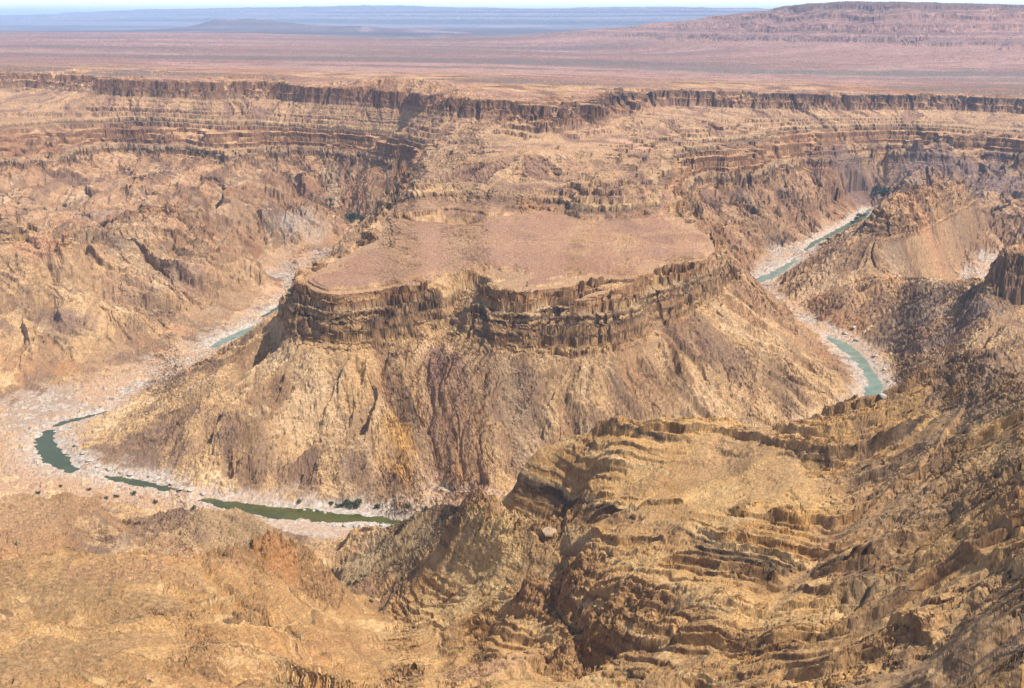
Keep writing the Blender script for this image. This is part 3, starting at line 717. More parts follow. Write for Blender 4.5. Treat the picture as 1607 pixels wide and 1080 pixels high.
def colour(c0, c1):
    g = {k: G[k][c0:c1] for k in keys}; nzz = NZ[c0:c1]; lab = LAB[c0:c1]
    X, Y, Z, S1, S2, ru, fine, big = g['X'], g['Y'], g['z'], g['S1'], g['S2'], g['ru'], g['fine'], g['big']
    near, far, strat, mk = g['near'], g['far'], g['strat'], g['mk']
    one = np.ones_like(X)[..., None]
    xs, ys = X+.45*Z, Y+1.4*Z
    n2 = samp(TF, X, Y, 1100, 4.0); n3 = samp(TR, xs, ys, 240, 3.3); n4 = samp(TM, xs, ys, 700, .7)
    grain = samp(TR, xs, ys, 90, 1.9)
    # scree
    col = one*C(.44, .287, .142)
    col = mix(col, C(.215, .128, .066), sst(.0, 1.0, S1*.8+.6*n2+.5*big)*.9)
    col = mix(col, C(.55, .40, .235), sst(.3, 1.2, S2*.7-.7*n2)*.75)
    col = mix(col, C(.155, .10, .072), sst(.7, 1.4, S2*.5+n2+.5*n3)*.85)
    col = mix(col, C(.38, .20, .09), sst(.3, 1.5, big+.5*S1)*.6)
    # left wall and far walls a little greyer and pinker
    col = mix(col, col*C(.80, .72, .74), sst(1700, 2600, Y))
    # dark loose blocks
    blk = sst(1.0, 1.7, n3*.8+fine*.5)*(1-far)
    col = mix(col, C(.16, .105, .07), blk*.55)
    lw = (1-near)*(1-far)*sst(116, 100, strat)
    col = mix(col, C(.185, .115, .075), lw*sst(.5, 1.5, g['fol'])*.6)
    col = mix(col, C(.47, .345, .21), lw*sst(.7, 1.7, -g['fol'])*.45)
    # cliffs
    bed = samp(TF, strat*11.0, X*.10+Y*.10, 900, 0.0)
    bed2 = samp(TF, strat*26.0, X*.2-Y*.1, 900, 1.0)
    al = X+.6*Y; m3 = samp(TR, al*.6, strat*2.0, 420, 0.); m4 = samp(TR, al, strat*1.1, 700, 0.)
    ck = mix(lay(LAY_A, strat+.5*ru+.8*big), lay(LAY_A, strat*.5+.3*ru+.5*big+90), sst(2200, 2900, Y))
    ck = mix(ck, C(.36, .235, .115), sst(.3, 1.3, m3)*.45)
    ck = mix(ck, C(.09, .06, .043), sst(.6, 1.6, m4*.7+.7*m3)*.42)       # varnish
    lowrock = mix(C(.25, .155, .09)*one, C(.42, .285, .155)*one, sst(-.6, .9, g['fol']+.6*m3))
    lowrock = mix(lowrock, C(.12, .08, .055), sst(.5, 1.3, -g['fol']+.6*n3)*.8)
    ck = mix(ck, lowrock, sst(116, 108, strat)*(1-near)*(1-far))
    up = sst(244, 256, strat)*(1-far)*(1-near)
    ck = mix(ck, mix(C(.13, .08, .06)*one, C(.24, .13, .09)*one, sst(-.6, .9, n3+.7*bed2)), up*.45)
    ck = mix(ck, C(.075, .062, .055), sst(284, 292, strat)*sst(-100, 500, X)*(1-far)*(1-near)*.8)
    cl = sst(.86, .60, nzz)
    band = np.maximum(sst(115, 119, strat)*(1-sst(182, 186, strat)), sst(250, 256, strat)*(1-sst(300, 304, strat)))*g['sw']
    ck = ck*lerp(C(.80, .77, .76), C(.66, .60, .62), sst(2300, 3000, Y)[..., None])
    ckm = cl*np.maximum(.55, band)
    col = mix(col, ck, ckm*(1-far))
    # bench ledges in the canyon walls
    ckl = lay(LAY_C, strat+.5*ru+.6*big)
    lb = sst(184, 190, strat)*(1-sst(205, 222, strat)*.75)*(1-sst(246, 258, strat))*(1-near)*(1-far)*sst(.3, .6, g['sw'])
    col = mix(col, ckl, lb*(.35+.5*sst(.97, .85, nzz)))
    apr = sst(196, 215, strat)*(1-sst(254, 260, strat))*(1-near)*(1-far)
    col = mix(col, C(.36, .235, .14), apr*.5)
    col = mix(col, C(.19, .11, .08), apr*sst(.0, .8, S1+.3*S2)*.75)
    # flat tops
    tp = np.maximum(g['top']*sst(.75, .97, nzz), 0)
    tc = mix(C(.29, .158, .10)*one, C(.34, .205, .13)*one, sst(-.8, 1, n2+.3*S2))
    tc = mix(tc, C(.23, .13, .085), sst(.2, 1.2, big+.5*n2)*.5)
    tc = mix(tc, C(.44, .31, .2), sst(1.3, 2.0, n3)*.6); tc = mix(tc, C(.25, .16, .11), sst(1.1, 1.9, -n3)*.5)
    tc = mix(tc, C(.40, .27, .15), sst(150.6, 149.0, g['hin']+.6*g['sm'])*.7)
    tc = mix(tc, C(.40, .25, .17), sst(.25, .05, np.abs(S2))*.35)
    tc = mix(tc, C(.17, .11, .08), sst(1.2, 2.0, fine+.3*n3)*.6)
    tc = tc*C(.84, .80, .80)
    col = mix(col, tc, tp*.92)
    # foreground
    fg = one*C(.41, .268, .115)
    fg = mix(fg, C(.30, .185, .082), sst(-.2, 1.2, S1+.6*n2)*.75)
    fg = mix(fg, C(.50, .355, .17), sst(.3, 1.5, S2-.3*n2)*.6)
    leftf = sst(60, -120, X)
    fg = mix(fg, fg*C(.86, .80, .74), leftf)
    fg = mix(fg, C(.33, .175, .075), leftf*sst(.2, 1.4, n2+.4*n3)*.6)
    rock = lay(LAY_B, g['zt']+.3*(Z-210)*(1-sst(100, 180, X))+.35*ru)
    rock = mix(rock, C(.075, .055, .035), sst(.7, 1.6, samp(TR, al, Z*1.5, 200, 0.))*.6)
    fg = mix(fg, rock, mk*.75*sst(-1.2, .3, n2+.3*X/150))
    fg = mix(fg, rock, sst(.93, .70, nzz))
    fg = mix(fg, C(.15, .105, .06), sst(1.0, 1.8, n3+.4*fine)*.6)
    fg = mix(fg, mix(C(.31, .19, .085)*one, C(.15, .09, .048)*one, sst(-.4, .8, n3+.4*n4)), g['crag']*.6)
    fg = mix(fg, C(.33, .24, .13), sst(.2, 1.1, -mk*1.2+.5)*.4)
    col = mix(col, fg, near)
    # river bed: sand, pale boulders
    fl = (1-sst(3.5, 9, Z+ru*2.0-6*((X > 560) & (Y > 2050) & (Y < 2750))))*(Y > 940)*(g['rd'] < 140+35*big)
    sand = mix(C(.41, .265, .165)*one, C(.33, .24, .17)*one, sst(-.6, .8, n2))
    sand = mix(sand, C(.31, .225, .155), sst(.2, 1.2, ru+.4*n3)*.8)
    pale = mix(C(.48, .43, .375)*one, C(.31, .265, .225)*one, sst(-.3, 1.2, fine+.5*n3))
    pm = np.maximum(sst(36, 8, g['rd']+14*n4)*sst(-.9, .4, ru+.5*n2), sst(.2, 1.1, ru+.5*n2)*.8)
    sand = mix(sand, pale, pm*.85)
    sand = mix(sand, C(.20, .16, .13), sst(.6, 1.5, n3+.3*fine)*.7)
    col = mix(col, sand, fl)
    wl = (1-sst(3, 15, Z+ru*2))*sst(40, 8, g['ps'])*(Y > 940)
    col = mix(col, pale, wl*.35)
    # plain and mountains
    s3 = samp(TF, X*.22, Y, 7000, .05); s4 = samp(TR, X*.3, Y, 5200, .08)
    pl = mix(C(.225, .122, .088)*one, C(.285, .168, .118)*one, sst(-.5, 1.0, s4))
    pl = mix(pl, C(.15, .11, .09), sst(.3, 1.1, s3+.35*s4)*.85)
    pl = mix(pl, C(.36, .22, .165), sst(.5, 1.3, -s3+.5*s4)*.7)
    pl = mix(pl, C(.13, .10, .085), sst(1.3, 2.0, s4+.3*s3)*.6)
    mt = mix(mix(C(.39, .24, .185)*one, C(.30, .18, .14)*one, sst(-.4, 1.0, g['S3']+.3*s4)), lay(LAY_T, Z+2.5*s4), one[..., 0]*.65)
    cap = sst(535, 560, Z+12*s4)*(Y < 12000)
    midb = sst(.25, .9, 1-np.abs(Z+6*s4-462-12*s3)/16)*(Y < 12000)
    mt = mix(mt, C(.115, .08, .07), np.maximum(cap*.8, midb*.6*sst(-.6, .6, s4+.5)))
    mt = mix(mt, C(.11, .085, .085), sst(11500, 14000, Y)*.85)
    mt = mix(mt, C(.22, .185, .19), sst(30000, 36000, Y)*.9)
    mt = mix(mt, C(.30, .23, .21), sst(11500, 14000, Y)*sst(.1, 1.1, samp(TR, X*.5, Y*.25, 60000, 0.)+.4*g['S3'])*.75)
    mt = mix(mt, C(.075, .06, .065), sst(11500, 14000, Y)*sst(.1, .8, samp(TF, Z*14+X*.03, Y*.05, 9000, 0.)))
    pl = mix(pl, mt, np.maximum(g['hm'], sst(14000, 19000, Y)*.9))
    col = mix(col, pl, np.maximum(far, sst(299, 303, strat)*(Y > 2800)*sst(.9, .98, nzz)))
    for (x, y, ra, rl, c, st) in SPW:
        q = np.hypot((X-x)/ra, (Y-y)/rl)
        if q.min() > 1.6: continue
        m = sst(1.25, .35, q+.28*S2*(1-far)+.22*n2)*st
        m = m*(1-.8*fl)
        col = mix(col, c*one*(1+.12*n3[..., None]), m)
    col *= (1+.10*grain+.07*n3)[..., None]
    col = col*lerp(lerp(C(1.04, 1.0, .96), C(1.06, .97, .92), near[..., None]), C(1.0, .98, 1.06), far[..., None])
    return np.clip(col, .02, .8)
for c0 in range(0, NC, 170):
    COL[c0:c0+170] = colour(c0, min(NC, c0+170))
print('colours', round(time.time()-T0, 1))

# ------------------------------------------------------------------ scene helpers
sc = bpy.context.scene
col_ = sc.collection
def nodes(mat):
    mat.use_nodes = True
    nt = mat.node_tree; nt.nodes.clear()
    return nt
def N(nt, t, **kw):
    n = nt.nodes.new(t)
    for k, v in kw.items():
        if k in n.inputs: n.inputs[k].default_value = v
        else: setattr(n, k, v)
    return n
def ground_material(name, s1, s2, bump, dist):
    m = bpy.data.materials.new(name); nt = nodes(m); L = nt.links.new
    out = N(nt, 'ShaderNodeOutputMaterial'); p = N(nt, 'ShaderNodeBsdfPrincipled')
    p.inputs['Roughness'].default_value = .92; p.inputs['Specular IOR Level'].default_value = .12
    at = N(nt, 'ShaderNodeAttribute', attribute_name='ground'); tc = N(nt, 'ShaderNodeTexCoord')
    n1 = N(nt, 'ShaderNodeTexNoise', Scale=s1, Detail=6.0, Roughness=.65)
    n2 = N(nt, 'ShaderNodeTexVoronoi', Scale=s2)
    L(tc.outputs['Object'], n1.inputs['Vector']); L(tc.outputs['Object'], n2.inputs['Vector'])
    mr = N(nt, 'ShaderNodeMapRange'); mr.inputs['From Min'].default_value = .3; mr.inputs['From Max'].default_value = .7
    mr.inputs['To Min'].default_value = .76; mr.inputs['To Max'].default_value = 1.18
    L(n1.outputs['Fac'], mr.inputs['Value'])
    mx = N(nt, 'ShaderNodeVectorMath', operation='SCALE')
    L(at.outputs['Color'], mx.inputs[0]); L(mr.outputs[0], mx.inputs['Scale'])
    L(mx.outputs[0], p.inputs['Base Color'])
    ad = N(nt, 'ShaderNodeMath', operation='ADD'); L(n1.outputs['Fac'], ad.inputs[0])
    ms = N(nt, 'ShaderNodeMath', operation='MULTIPLY'); ms.inputs[1].default_value = .35
    L(n2.outputs['Distance'], ms.inputs[0]); L(ms.outputs[0], ad.inputs[1])
    b = N(nt, 'ShaderNodeBump', Strength=bump, Distance=dist)
    L(ad.outputs[0], b.inputs['Height']); L(b.outputs[0], p.inputs['Normal'])
    L(p.outputs[0], out.inputs[0])
    return m
M_near = ground_material('weathered_rock', .55, .35, .6, .7)
M_mid = ground_material('canyon_rock', .25, .2, .5, 1.2)
M_wall = ground_material('layered_rock', .1, .07, .7, 2.5)
M_far = ground_material('desert_plain', .02, .015, .5, 10.0)

def tag(o, label=None, cat=None, group=None, kind=None):
    if label: o['label'] = label
    if cat: o['category'] = cat
    if group: o['group'] = group
    if kind: o['kind'] = kind

INFO = {
 'floor': ('canyon_floor', 'pale sandy and stony canyon floor winding round the foot of the mesa', 'canyon floor', M_mid),
 'mesa': ('mesa', 'flat topped mesa ringed by two cliff bands inside the river bend', 'mesa', M_mid),
 'far_wall': ('canyon_wall', 'layered far canyon wall with dark rim cliffs joining the mesa by a stepped neck', 'canyon wall', M_wall),
 'left_wall': ('canyon_wall', 'rugged brown canyon slopes and inner cliffs across the white river bed', 'canyon wall', M_wall),
 'right_ridge': ('rocky_ridge', 'tan ridge capped by an orange castle-like outcrop between river and sandy side valley', 'ridge', M_mid),
 'right_spur': ('rocky_spur', 'dark grey-brown spur above the turquoise river pool', 'spur', M_mid),
 'butte': ('butte', 'dark blocky cliff tower standing on the grey-brown spur', 'butte', M_mid),
 'front_ridge': ('rock_massif', 'ochre rock massif with many thin ledges and crumbling cliffs in front of the mesa', 'rock massif', M_near),
 'front_spur': ('rocky_spur', 'yellow and olive spur with pinnacles at its tip beside the green pool', 'spur', M_near),
 'front_hill': ('hill', 'orange-brown rounded hill with a flat brownish top and ragged outcrop at its end', 'hill', M_near),
 'knoll': ('knoll', 'smooth low brown knoll beside the green pool', 'knoll', M_near),
 'left_knoll': ('knoll', 'brown knoll with an orange rock outcrop above the sandy river bank', 'knoll', M_near),
 'plain': ('desert_plain', 'wide pinkish desert plain stretching beyond the canyon rim', 'plain', M_far),
 'table_mountain': ('table_mountain', 'long reddish table mountain with a dark caprock beyond the plain', 'mountain', M_far),
 'far_hills': ('hills', 'long flat-topped hills fading to blue on the horizon', 'hills', M_far),
 'small_butte': ('butte', 'small flat-topped bluish butte in front of the horizon hills', 'butte', M_far),
 'low_hills': ('hills', 'low lavender hills between the plain and the horizon hills', 'hills', M_far),
}
# face regions
fl_mask = (Z < 7) & (Y > 950) & (G['rd'] < 190) & (Y < 3500)
LAB[fl_mask] = REG['floor']
LAB[(LAB == REG['floor']) & ~fl_mask & (G['hin'] > 14)] = -1
# floor cells that rose above the floor go to the nearest other region along the column
bad = LAB == -1
for c in range(NC):
    bcol = bad[c]
    if bcol.any():
        good = np.where(~bcol & (LAB[c] != REG['floor']))[0]
        ix = np.where(bcol)[0]
        k = np.clip(np.searchsorted(good, ix), 0, len(good)-1); k2 = np.clip(k-1, 0, len(good)-1)
        LAB[c, ix] = LAB[c, np.where(np.abs(good[k]-ix) < np.abs(good[k2]-ix), good[k], good[k2])]
flab = LAB[:-1, :-1]
idx = (np.arange(NC)[:, None]*NR+np.arange(NR)[None, :]).astype(np.int32)
quad = np.stack([idx[:-1, :-1], idx[1:, :-1], idx[1:, 1:], idx[:-1, 1:]], -1)
co = np.stack([X, Y, Z], -1).reshape(-1, 3); cc = COL.reshape(-1, 3)
for reg, rid in REG.items():
    q = quad[flab == rid]
    if len(q) == 0: continue
    used, inv = np.unique(q.ravel(), return_inverse=True)
    nm, lab, cat, mat = INFO[reg]
    me = bpy.data.meshes.new(nm)
    nf = len(q)
    me.vertices.add(len(used)); me.vertices.foreach_set('co', co[used].ravel())
    me.loops.add(nf*4); me.loops.foreach_set('vertex_index', inv.astype(np.int32))
    me.polygons.add(nf); me.polygons.foreach_set('loop_start', np.arange(0, nf*4, 4, dtype=np.int32))
    at = me.attributes.new('ground', 'FLOAT_COLOR', 'POINT')
    at.data.foreach_set('color', np.concatenate([cc[used], np.ones((len(used), 1), f32)], 1).ravel())
    me.update(calc_edges=True)
    me.polygons.foreach_set('use_smooth', np.zeros(nf, bool))
    me.materials.append(mat)
    o = bpy.data.objects.new(nm, me); col_.objects.link(o)
    tag(o, lab, cat, kind='structure')
print('meshes', round(time.time()-T0, 1), 'verts', NC*NR)

# ------------------------------------------------------------------ water
def water_material(name, c, rough):
    m = bpy.data.materials.new(name); nt = nodes(m); L = nt.links.new
    out = N(nt, 'ShaderNodeOutputMaterial'); p = N(nt, 'ShaderNodeBsdfPrincipled')
    p.inputs['Roughness'].default_value = rough; p.inputs['IOR'].default_value = 1.33
    tc = N(nt, 'ShaderNodeTexCoord'); n1 = N(nt, 'ShaderNodeTexNoise', Scale=.05, Detail=4.0)
    L(tc.outputs['Object'], n1.inputs['Vector'])
    r = N(nt, 'ShaderNodeValToRGB'); r.color_ramp.elements[0].position = .35; r.color_ramp.elements[1].position = .65
    r.color_ramp.elements[0].color = (*[x*.8 for x in c], 1); r.color_ramp.elements[1].color = (*[min(1, x*1.2) for x in c], 1)
    L(n1.outputs['Fac'], r.inputs[0]); L(r.outputs[0], p.inputs['Base Color'])
    n2 = N(nt, 'ShaderNodeTexNoise', Scale=.6, Detail=3.0); L(tc.outputs['Object'], n2.inputs['Vector'])
    b = N(nt, 'ShaderNodeBump', Strength=.12, Distance=.3); L(n2.outputs['Fac'], b.inputs['Height']); L(b.outputs[0], p.inputs['Normal'])
    L(p.outputs[0], out.inputs[0])
    return m
WM = {'green': water_material('green_water', (.055, .062, .016), .1), 'pale': water_material('turquoise_water', (.165, .205, .14), .15),
      'deep': water_material('dark_green_water', (.07, .13, .085), .15)}
WLAB = ['long dark green pool in front of the mesa slope', 'short green pool under the white rocks', 'thin green pool curving in from the white river bed',
        'deep green pool at the bend round the mesa tip', 'turquoise pool on the pale stony river bed', 'narrow green channel upstream of the turquoise pool',
        'turquoise pool at the foot of the tan ridge', 'dark green reach of river lined with reeds', 'pale turquoise pool between mesa slope and stony bank']
for (kind, p), lab in zip(POOLW, WLAB):
    n = len(p); vs_, fs_ = [], []
    for i in range(n):
        t = p[min(i+1, n-1), :2]-p[max(i-1, 0), :2]; t = t/np.linalg.norm(t); nn = np.array([-t[1], t[0]])
        c = p[i, :2].copy()
        if i == 0: c = c-t*8
        if i == n-1: c = c+t*8
        w_ = p[i, 2]+9
        vs_ += [(*(c-nn*w_), 0.0), (*(c-nn*w_*.33), 0.0), (*(c+nn*w_*.33), 0.0), (*(c+nn*w_), 0.0)]
    for i in range(n-1):
        for k in range(3): fs_.append((4*i+k, 4*i+4+k, 4*i+5+k, 4*i+1+k))
    me = bpy.data.meshes.new('river'); me.from_pydata(vs_, [], fs_); me.update()
    if me.polygons[0].normal.z < 0: me.flip_normals()
    me.materials.append(WM[kind])
    o = bpy.data.objects.new('river', me); col_.objects.link(o); tag(o, lab, 'river', kind='structure')

# ------------------------------------------------------------------ shrubs
def leaf_material(name, c):
    m = bpy.data.materials.new(name); nt = nodes(m); L = nt.links.new
    out = N(nt, 'ShaderNodeOutputMaterial'); p = N(nt, 'ShaderNodeBsdfPrincipled'); p.inputs['Roughness'].default_value = .7
    tc = N(nt, 'ShaderNodeTexCoord'); n1 = N(nt, 'ShaderNodeTexNoise', Scale=1.2, Detail=3.0); L(tc.outputs['Object'], n1.inputs['Vector'])
    r = N(nt, 'ShaderNodeValToRGB'); r.color_ramp.elements[0].position = .3; r.color_ramp.elements[1].position = .7
    r.color_ramp.elements[0].color = (*[x*.55 for x in c], 1); r.color_ramp.elements[1].color = (*[x*1.4 for x in c], 1)
    L(n1.outputs['Fac'], r.inputs[0]); L(r.outputs[0], p.inputs['Base Color']); L(p.outputs[0], out.inputs[0])
    return m
LEAF = leaf_material('shrub_leaves', (.06, .075, .03)); BARK = leaf_material('shrub_bark', (.09, .065, .045)); REED = leaf_material('reed_leaves', (.06, .10, .035))
def foliage_mesh(name, seed, n, flat, mat):
    r = np.random.default_rng(seed); vs_, fs_ = [], []
    lob = r.normal(0, .38, (7, 3)); lob[:, 2] = np.abs(lob[:, 2])*flat+.35*flat
    for _ in range(n):
        c = lob[r.integers(7)]+r.normal(0, .2, 3)*np.array([1, 1, flat]); c[2] = max(c[2], .05)
        d = r.normal(0, 1, (2, 3)); d /= np.linalg.norm(d, axis=1)[:, None]; s = r.uniform(.07, .15)
        b = len(vs_); vs_ += [tuple(c-d[0]*s-d[1]*s*.5), tuple(c+d[0]*s-d[1]*s*.5), tuple(c+d[0]*s*.7+d[1]*s), tuple(c-d[0]*s*.7+d[1]*s)]
        fs_.append((b, b+1, b+2, b+3))
    me = bpy.data.meshes.new(name); me.from_pydata(vs_, [], fs_); me.update(); me.materials.append(mat); return me
def stem_mesh(name):
    vs_, fs_ = [], []
    for k in range(5):
        a = k*1.257; tip = (math.cos(a)*.35, math.sin(a)*.35, .55); b = len(vs_)
        for (p, r) in (((0, 0, -.15), .06), (tip, .02)):
            for j in range(4):
                vs_.append((p[0]+r*math.cos(j*1.571), p[1]+r*math.sin(j*1.571), p[2]))
        for j in range(4): fs_.append((b+j, b+(j+1) % 4, b+4+(j+1) % 4, b+4+j))
    me = bpy.data.meshes.new(name); me.from_pydata(vs_, [], fs_); me.update(); me.materials.append(BARK); return me
FOL = [foliage_mesh('foliage', 20+i, 420, .8, LEAF) for i in range(3)]; STEM = stem_mesh('stem')
def shrub(px, py, size, label, group, k=0, tall=1.0):
    x, y, z = pick(px, py)
    a = bpy.data.objects.new('shrub', None); col_.objects.link(a); a.location = (x, y, z); a.scale = (size, size, size*tall); a.rotation_euler[2] = k*1.9
    a.empty_display_size = .2
    tag(a, label, 'shrub', group)
    for nm, me in (('foliage', FOL[k % 3]), ('stem', STEM)):
        o = bpy.data.objects.new(nm, me); col_.objects.link(o); o.parent = a
SH1 = [(545,793,5.5),(556,796,6),(562,792,5),(593,798,4.5),(640,797,3.5),(667,801,3.2),(520,792,3.2),(470,790,3),(532,796,3.5)]
for i, (x, y, s) in enumerate(SH1):
    shrub(x, y, s, 'small dark shrub on the pink sand between the long green pool and the mesa slope', 'shrubs on the sand below the mesa slope', i)
SH2 = [(183,781,3),(210,777,3.5),(167,784,3),(245,790,3),(140,770,2.6),(95,765,2.6),(305,800,2.5),(60,775,2.8)]
for i, (x, y, s) in enumerate(SH2):
    shrub(x, y, s, 'tiny dark shrub on the sandy bank facing the mesa tip', 'shrubs on the near sandy bank', i+1)
SH3 = [(548,344,13),(558,343,14),(566,346,11),(517,318,9),(515,326,8),(552,350,8)]
for i, (x, y, s) in enumerate(SH3):
    shrub(x, y, s, 'bright green bush in the side valley behind the white river bed', 'green bushes in the side valley', i+2)
SH4 = [(1382,306,15),(1390,304,14),(1376,299,12),(1372,308,10)]
for i, (x, y, s) in enumerate(SH4):
    shrub(x, y, s, 'green bush where the river comes out of the far gorge', 'green bushes in the far gorge', i+1)
SH5 = [(1345,345,10),(1352,340,11),(1338,351,9),(1300,378,7),(1318,372,7),(1288,386,6)]
for i, (x, y, s) in enumerate(SH5):
    shrub(x, y, s, 'green bush on the edge of the dark river reach', 'bushes along the far river reach', i, .7)
SH6 = [(560,915,3.0),(570,905,2.6),(548,918,2.4),(600,958,2.2),(583,945,2.0)]
for i, (x, y, s) in enumerate(SH6):
    shrub(x, y, s, 'small olive shrub in the stony ravine under the yellow spur', 'shrubs in the ravine', i, .8)

# ------------------------------------------------------------------ boulders
def stone_material(name, c):
    m = bpy.data.materials.new(name); nt = nodes(m); L = nt.links.new
    out = N(nt, 'ShaderNodeOutputMaterial'); p = N(nt, 'ShaderNodeBsdfPrincipled'); p.inputs['Roughness'].default_value = .9
    tc = N(nt, 'ShaderNodeTexCoord'); n1 = N(nt, 'ShaderNodeTexNoise', Scale=2.5, Detail=5.0); L(tc.outputs['Object'], n1.inputs['Vector'])
    r = N(nt, 'ShaderNodeValToRGB'); r.color_ramp.elements[0].position = .3; r.color_ramp.elements[1].position = .7
    r.color_ramp.elements[0].color = (*[x*.65 for x in c], 1); r.color_ramp.elements[1].color = (*[x*1.2 for x in c], 1)
    L(n1.outputs['Fac'], r.inputs[0]); L(r.outputs[0], p.inputs['Base Color'])
    b = N(nt, 'ShaderNodeBump', Strength=.6, Distance=.15); L(n1.outputs['Fac'], b.inputs['Height']); L(b.outputs[0], p.inputs['Normal'])
    L(p.outputs[0], out.inputs[0]); return m
PALE = stone_material('pale_stone', (.40, .35, .30)); BRN = stone_material('pinkish_stone', (.37, .245, .14))
def boulder_mesh(seed, mat):
    import bmesh
    r = np.random.default_rng(seed); bm = bmesh.new(); bmesh.ops.create_icosphere(bm, subdivisions=3, radius=1)
    pl = r.normal(0, 1, (11, 3)); pl /= np.linalg.norm(pl, axis=1)[:, None]; h = r.uniform(.55, .85, 11)
    for v in bm.verts:
        p = np.array(v.co)
        for n_, d_ in zip(pl, h):
            e = p@n_-d_
            if e > 0: p = p-n_*e
        v.co = p+r.normal(0, .012, 3)
    me = bpy.data.meshes.new('boulder'); bm.to_mesh(me); bm.free(); me.materials.append(mat); return me
BM = [boulder_mesh(50+i, PALE) for i in range(5)]
def boulder(px, py, s, label, group, k, me=None, sq=.55):
    x, y, z = pick(px, py)
    o = bpy.data.objects.new('boulder', me or BM[k % 5]); col_.objects.link(o)
    o.location = (x, y, max(z, -.3)+s*.15); o.scale = (s*(1+.3*math.sin(k*2.1)), s*(1+.3*math.cos(k*1.3)), s*sq); o.rotation_euler = (.1*math.sin(k), .1*math.cos(k), k*2.4)
    tag(o, label, 'boulder', group)
for i, (x, y, s) in enumerate([(492,806,2.2),(500,808,2.8),(510,807,2.4),(522,811,2.0),(478,806,1.8)]):
    boulder(x, y, s, 'pale boulder breaking the surface of the long green pool', 'boulders in the long green pool', i)
for i, (x, y, s) in enumerate([(525,826,5),(545,825,6),(562,826,5),(585,825,6),(600,826,4),(505,822,3.5)]):
    boulder(x, y, s, 'low pale rock slab on the near edge of the long green pool', 'rock slabs beside the long green pool', i+2, sq=.35)
for i, (x, y, s) in enumerate([(120,700,4),(130,712,4.5),(118,690,3.5),(140,725,4),(155,732,4.5),(170,738,4),(128,722,3.5),(190,742,4),(112,683,3),(205,745,3.5)]):
    boulder(x, y, s, 'whitish boulder at the tip of the mesa slope beside the bend pool', 'white boulders at the bend', i+1)
for i, (x, y, s) in enumerate([(270,760,4),(285,768,4.5),(300,770,5),(318,776,4),(246,752,5),(236,748,4)]):
    boulder(x, y, s, 'white boulder under the gully at the foot of the mesa slope', 'white boulders below the gully', i+3)
boulder(862, 838, 6.5, 'big pinkish boulder resting on the shelf under the dark massif cliff', None, 3, boulder_mesh(77, BRN), .65)
for i, (x, y, s) in enumerate([(1325,525,5),(1345,535,5),(1360,545,4.5),(1340,515,5),(1375,560,4.5),(1388,580,5),(1395,600,4),(1310,520,4),(1385,625,4)]):
    boulder(x, y, s, 'brownish-white boulder on the stony bank of the pale turquoise pool', 'boulders on the stony bank', i)

# ------------------------------------------------------------------ haze
HZ = bpy.data.materials.new('desert_haze'); nt = nodes(HZ)
out = N(nt, 'ShaderNodeOutputMaterial'); vp = N(nt, 'ShaderNodeVolumePrincipled')
vp.inputs['Color'].default_value = (.46, .68, 1.0, 1); vp.inputs['Density'].default_value = 2.4e-5; vp.inputs['Anisotropy'].default_value = 0.0
nt.links.new(vp.outputs[0], out.inputs['Volume'])
x0, x1, y0, y1, z0, z1 = -100000, 100000, -3000, 130000, -1500, 1260
vsx = [(x, y, z) for z in (z0, z1) for y in (y0, y1) for x in (x0, x1)]
me = bpy.data.meshes.new('haze'); me.from_pydata(vsx, [], [(0, 2, 3, 1), (4, 5, 7, 6), (0, 1, 5, 4), (2, 6, 7, 3), (0, 4, 6, 2), (1, 3, 7, 5)]); me.update(); me.materials.append(HZ)
o = bpy.data.objects.new('haze', me); col_.objects.link(o); tag(o, 'thin pale blue desert haze over the distance', 'haze', kind='stuff')

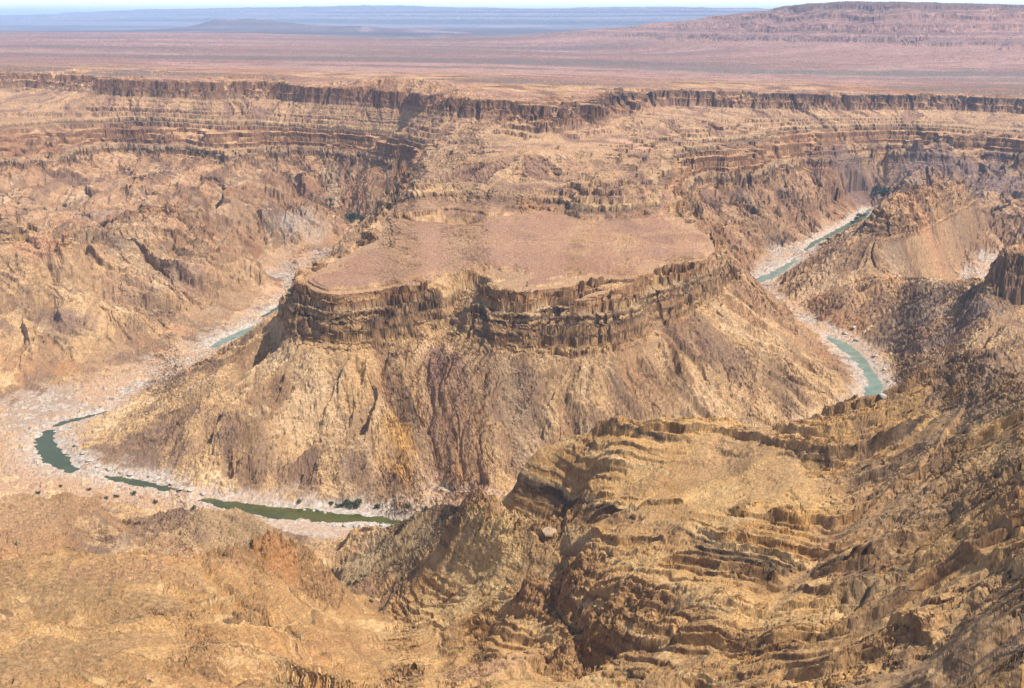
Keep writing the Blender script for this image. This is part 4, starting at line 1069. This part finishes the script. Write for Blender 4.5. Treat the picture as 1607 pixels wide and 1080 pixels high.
# ------------------------------------------------------------------ light, sky, camera
EL, AZ = math.radians(55), math.radians(117)          # azimuth clockwise from the viewing direction
w_ = bpy.data.worlds.new('World'); sc.world = w_; w_.use_nodes = True; nt = w_.node_tree; nt.nodes.clear()
wo = N(nt, 'ShaderNodeOutputWorld'); bg = N(nt, 'ShaderNodeBackground', Strength=.105)
sk = N(nt, 'ShaderNodeTexSky', sky_type='NISHITA'); sk.sun_disc = False; sk.sun_elevation = EL; sk.sun_rotation = AZ; sk.altitude = 800; sk.dust_density = 3.0
tcw = N(nt, 'ShaderNodeTexCoord'); sxyz = N(nt, 'ShaderNodeSeparateXYZ'); mrw = N(nt, 'ShaderNodeMapRange', interpolation_type='SMOOTHSTEP')
mrw.inputs['From Min'].default_value = 0.0; mrw.inputs['From Max'].default_value = .16; mrw.inputs['To Min'].default_value = .9; mrw.inputs['To Max'].default_value = 0.0
mxw = N(nt, 'ShaderNodeMix', data_type='RGBA'); mxw.inputs[7].default_value = (18.0, 17.8, 17.7, 1)
nt.links.new(tcw.outputs['Generated'], sxyz.inputs[0]); nt.links.new(sxyz.outputs['Z'], mrw.inputs['Value']); nt.links.new(mrw.outputs[0], mxw.inputs[0])
nt.links.new(sk.outputs[0], mxw.inputs[6]); nt.links.new(mxw.outputs[2], bg.inputs[0]); nt.links.new(bg.outputs[0], wo.inputs[0])
sl = bpy.data.lights.new('sun', 'SUN'); sl.energy = 4.9; sl.angle = math.radians(.53); sl.color = (1, .95, .87)
so = bpy.data.objects.new('sun', sl); col_.objects.link(so)
from mathutils import Vector
d = Vector((math.cos(EL)*math.sin(AZ), math.cos(EL)*math.cos(AZ), math.sin(EL)))
so.rotation_euler = d.to_track_quat('Z', 'Y').to_euler(); so.location = d*3000
cd = bpy.data.cameras.new('camera'); cd.sensor_width = 36; cd.lens = 36*F/1607; cd.clip_start = 1; cd.clip_end = 500000
cam = bpy.data.objects.new('camera', cd); col_.objects.link(cam); cam.location = (0, 0, CAMZ); cam.rotation_euler = (math.pi/2-PIT, 0, 0); sc.camera = cam
sc.view_settings.view_transform = 'Standard'; sc.view_settings.look = 'None'; sc.view_settings.exposure = 0.5; sc.view_settings.gamma = 1
sc.cycles.max_bounces = 5; sc.cycles.volume_bounces = 3; sc.cycles.diffuse_bounces = 2; sc.cycles.use_denoising = True; sc.cycles.denoising_prefilter = "ACCURATE"; sc.cycles.denoising_input_passes = "RGB_ALBEDO_NORMAL"
print('done', round(time.time()-T0, 1))
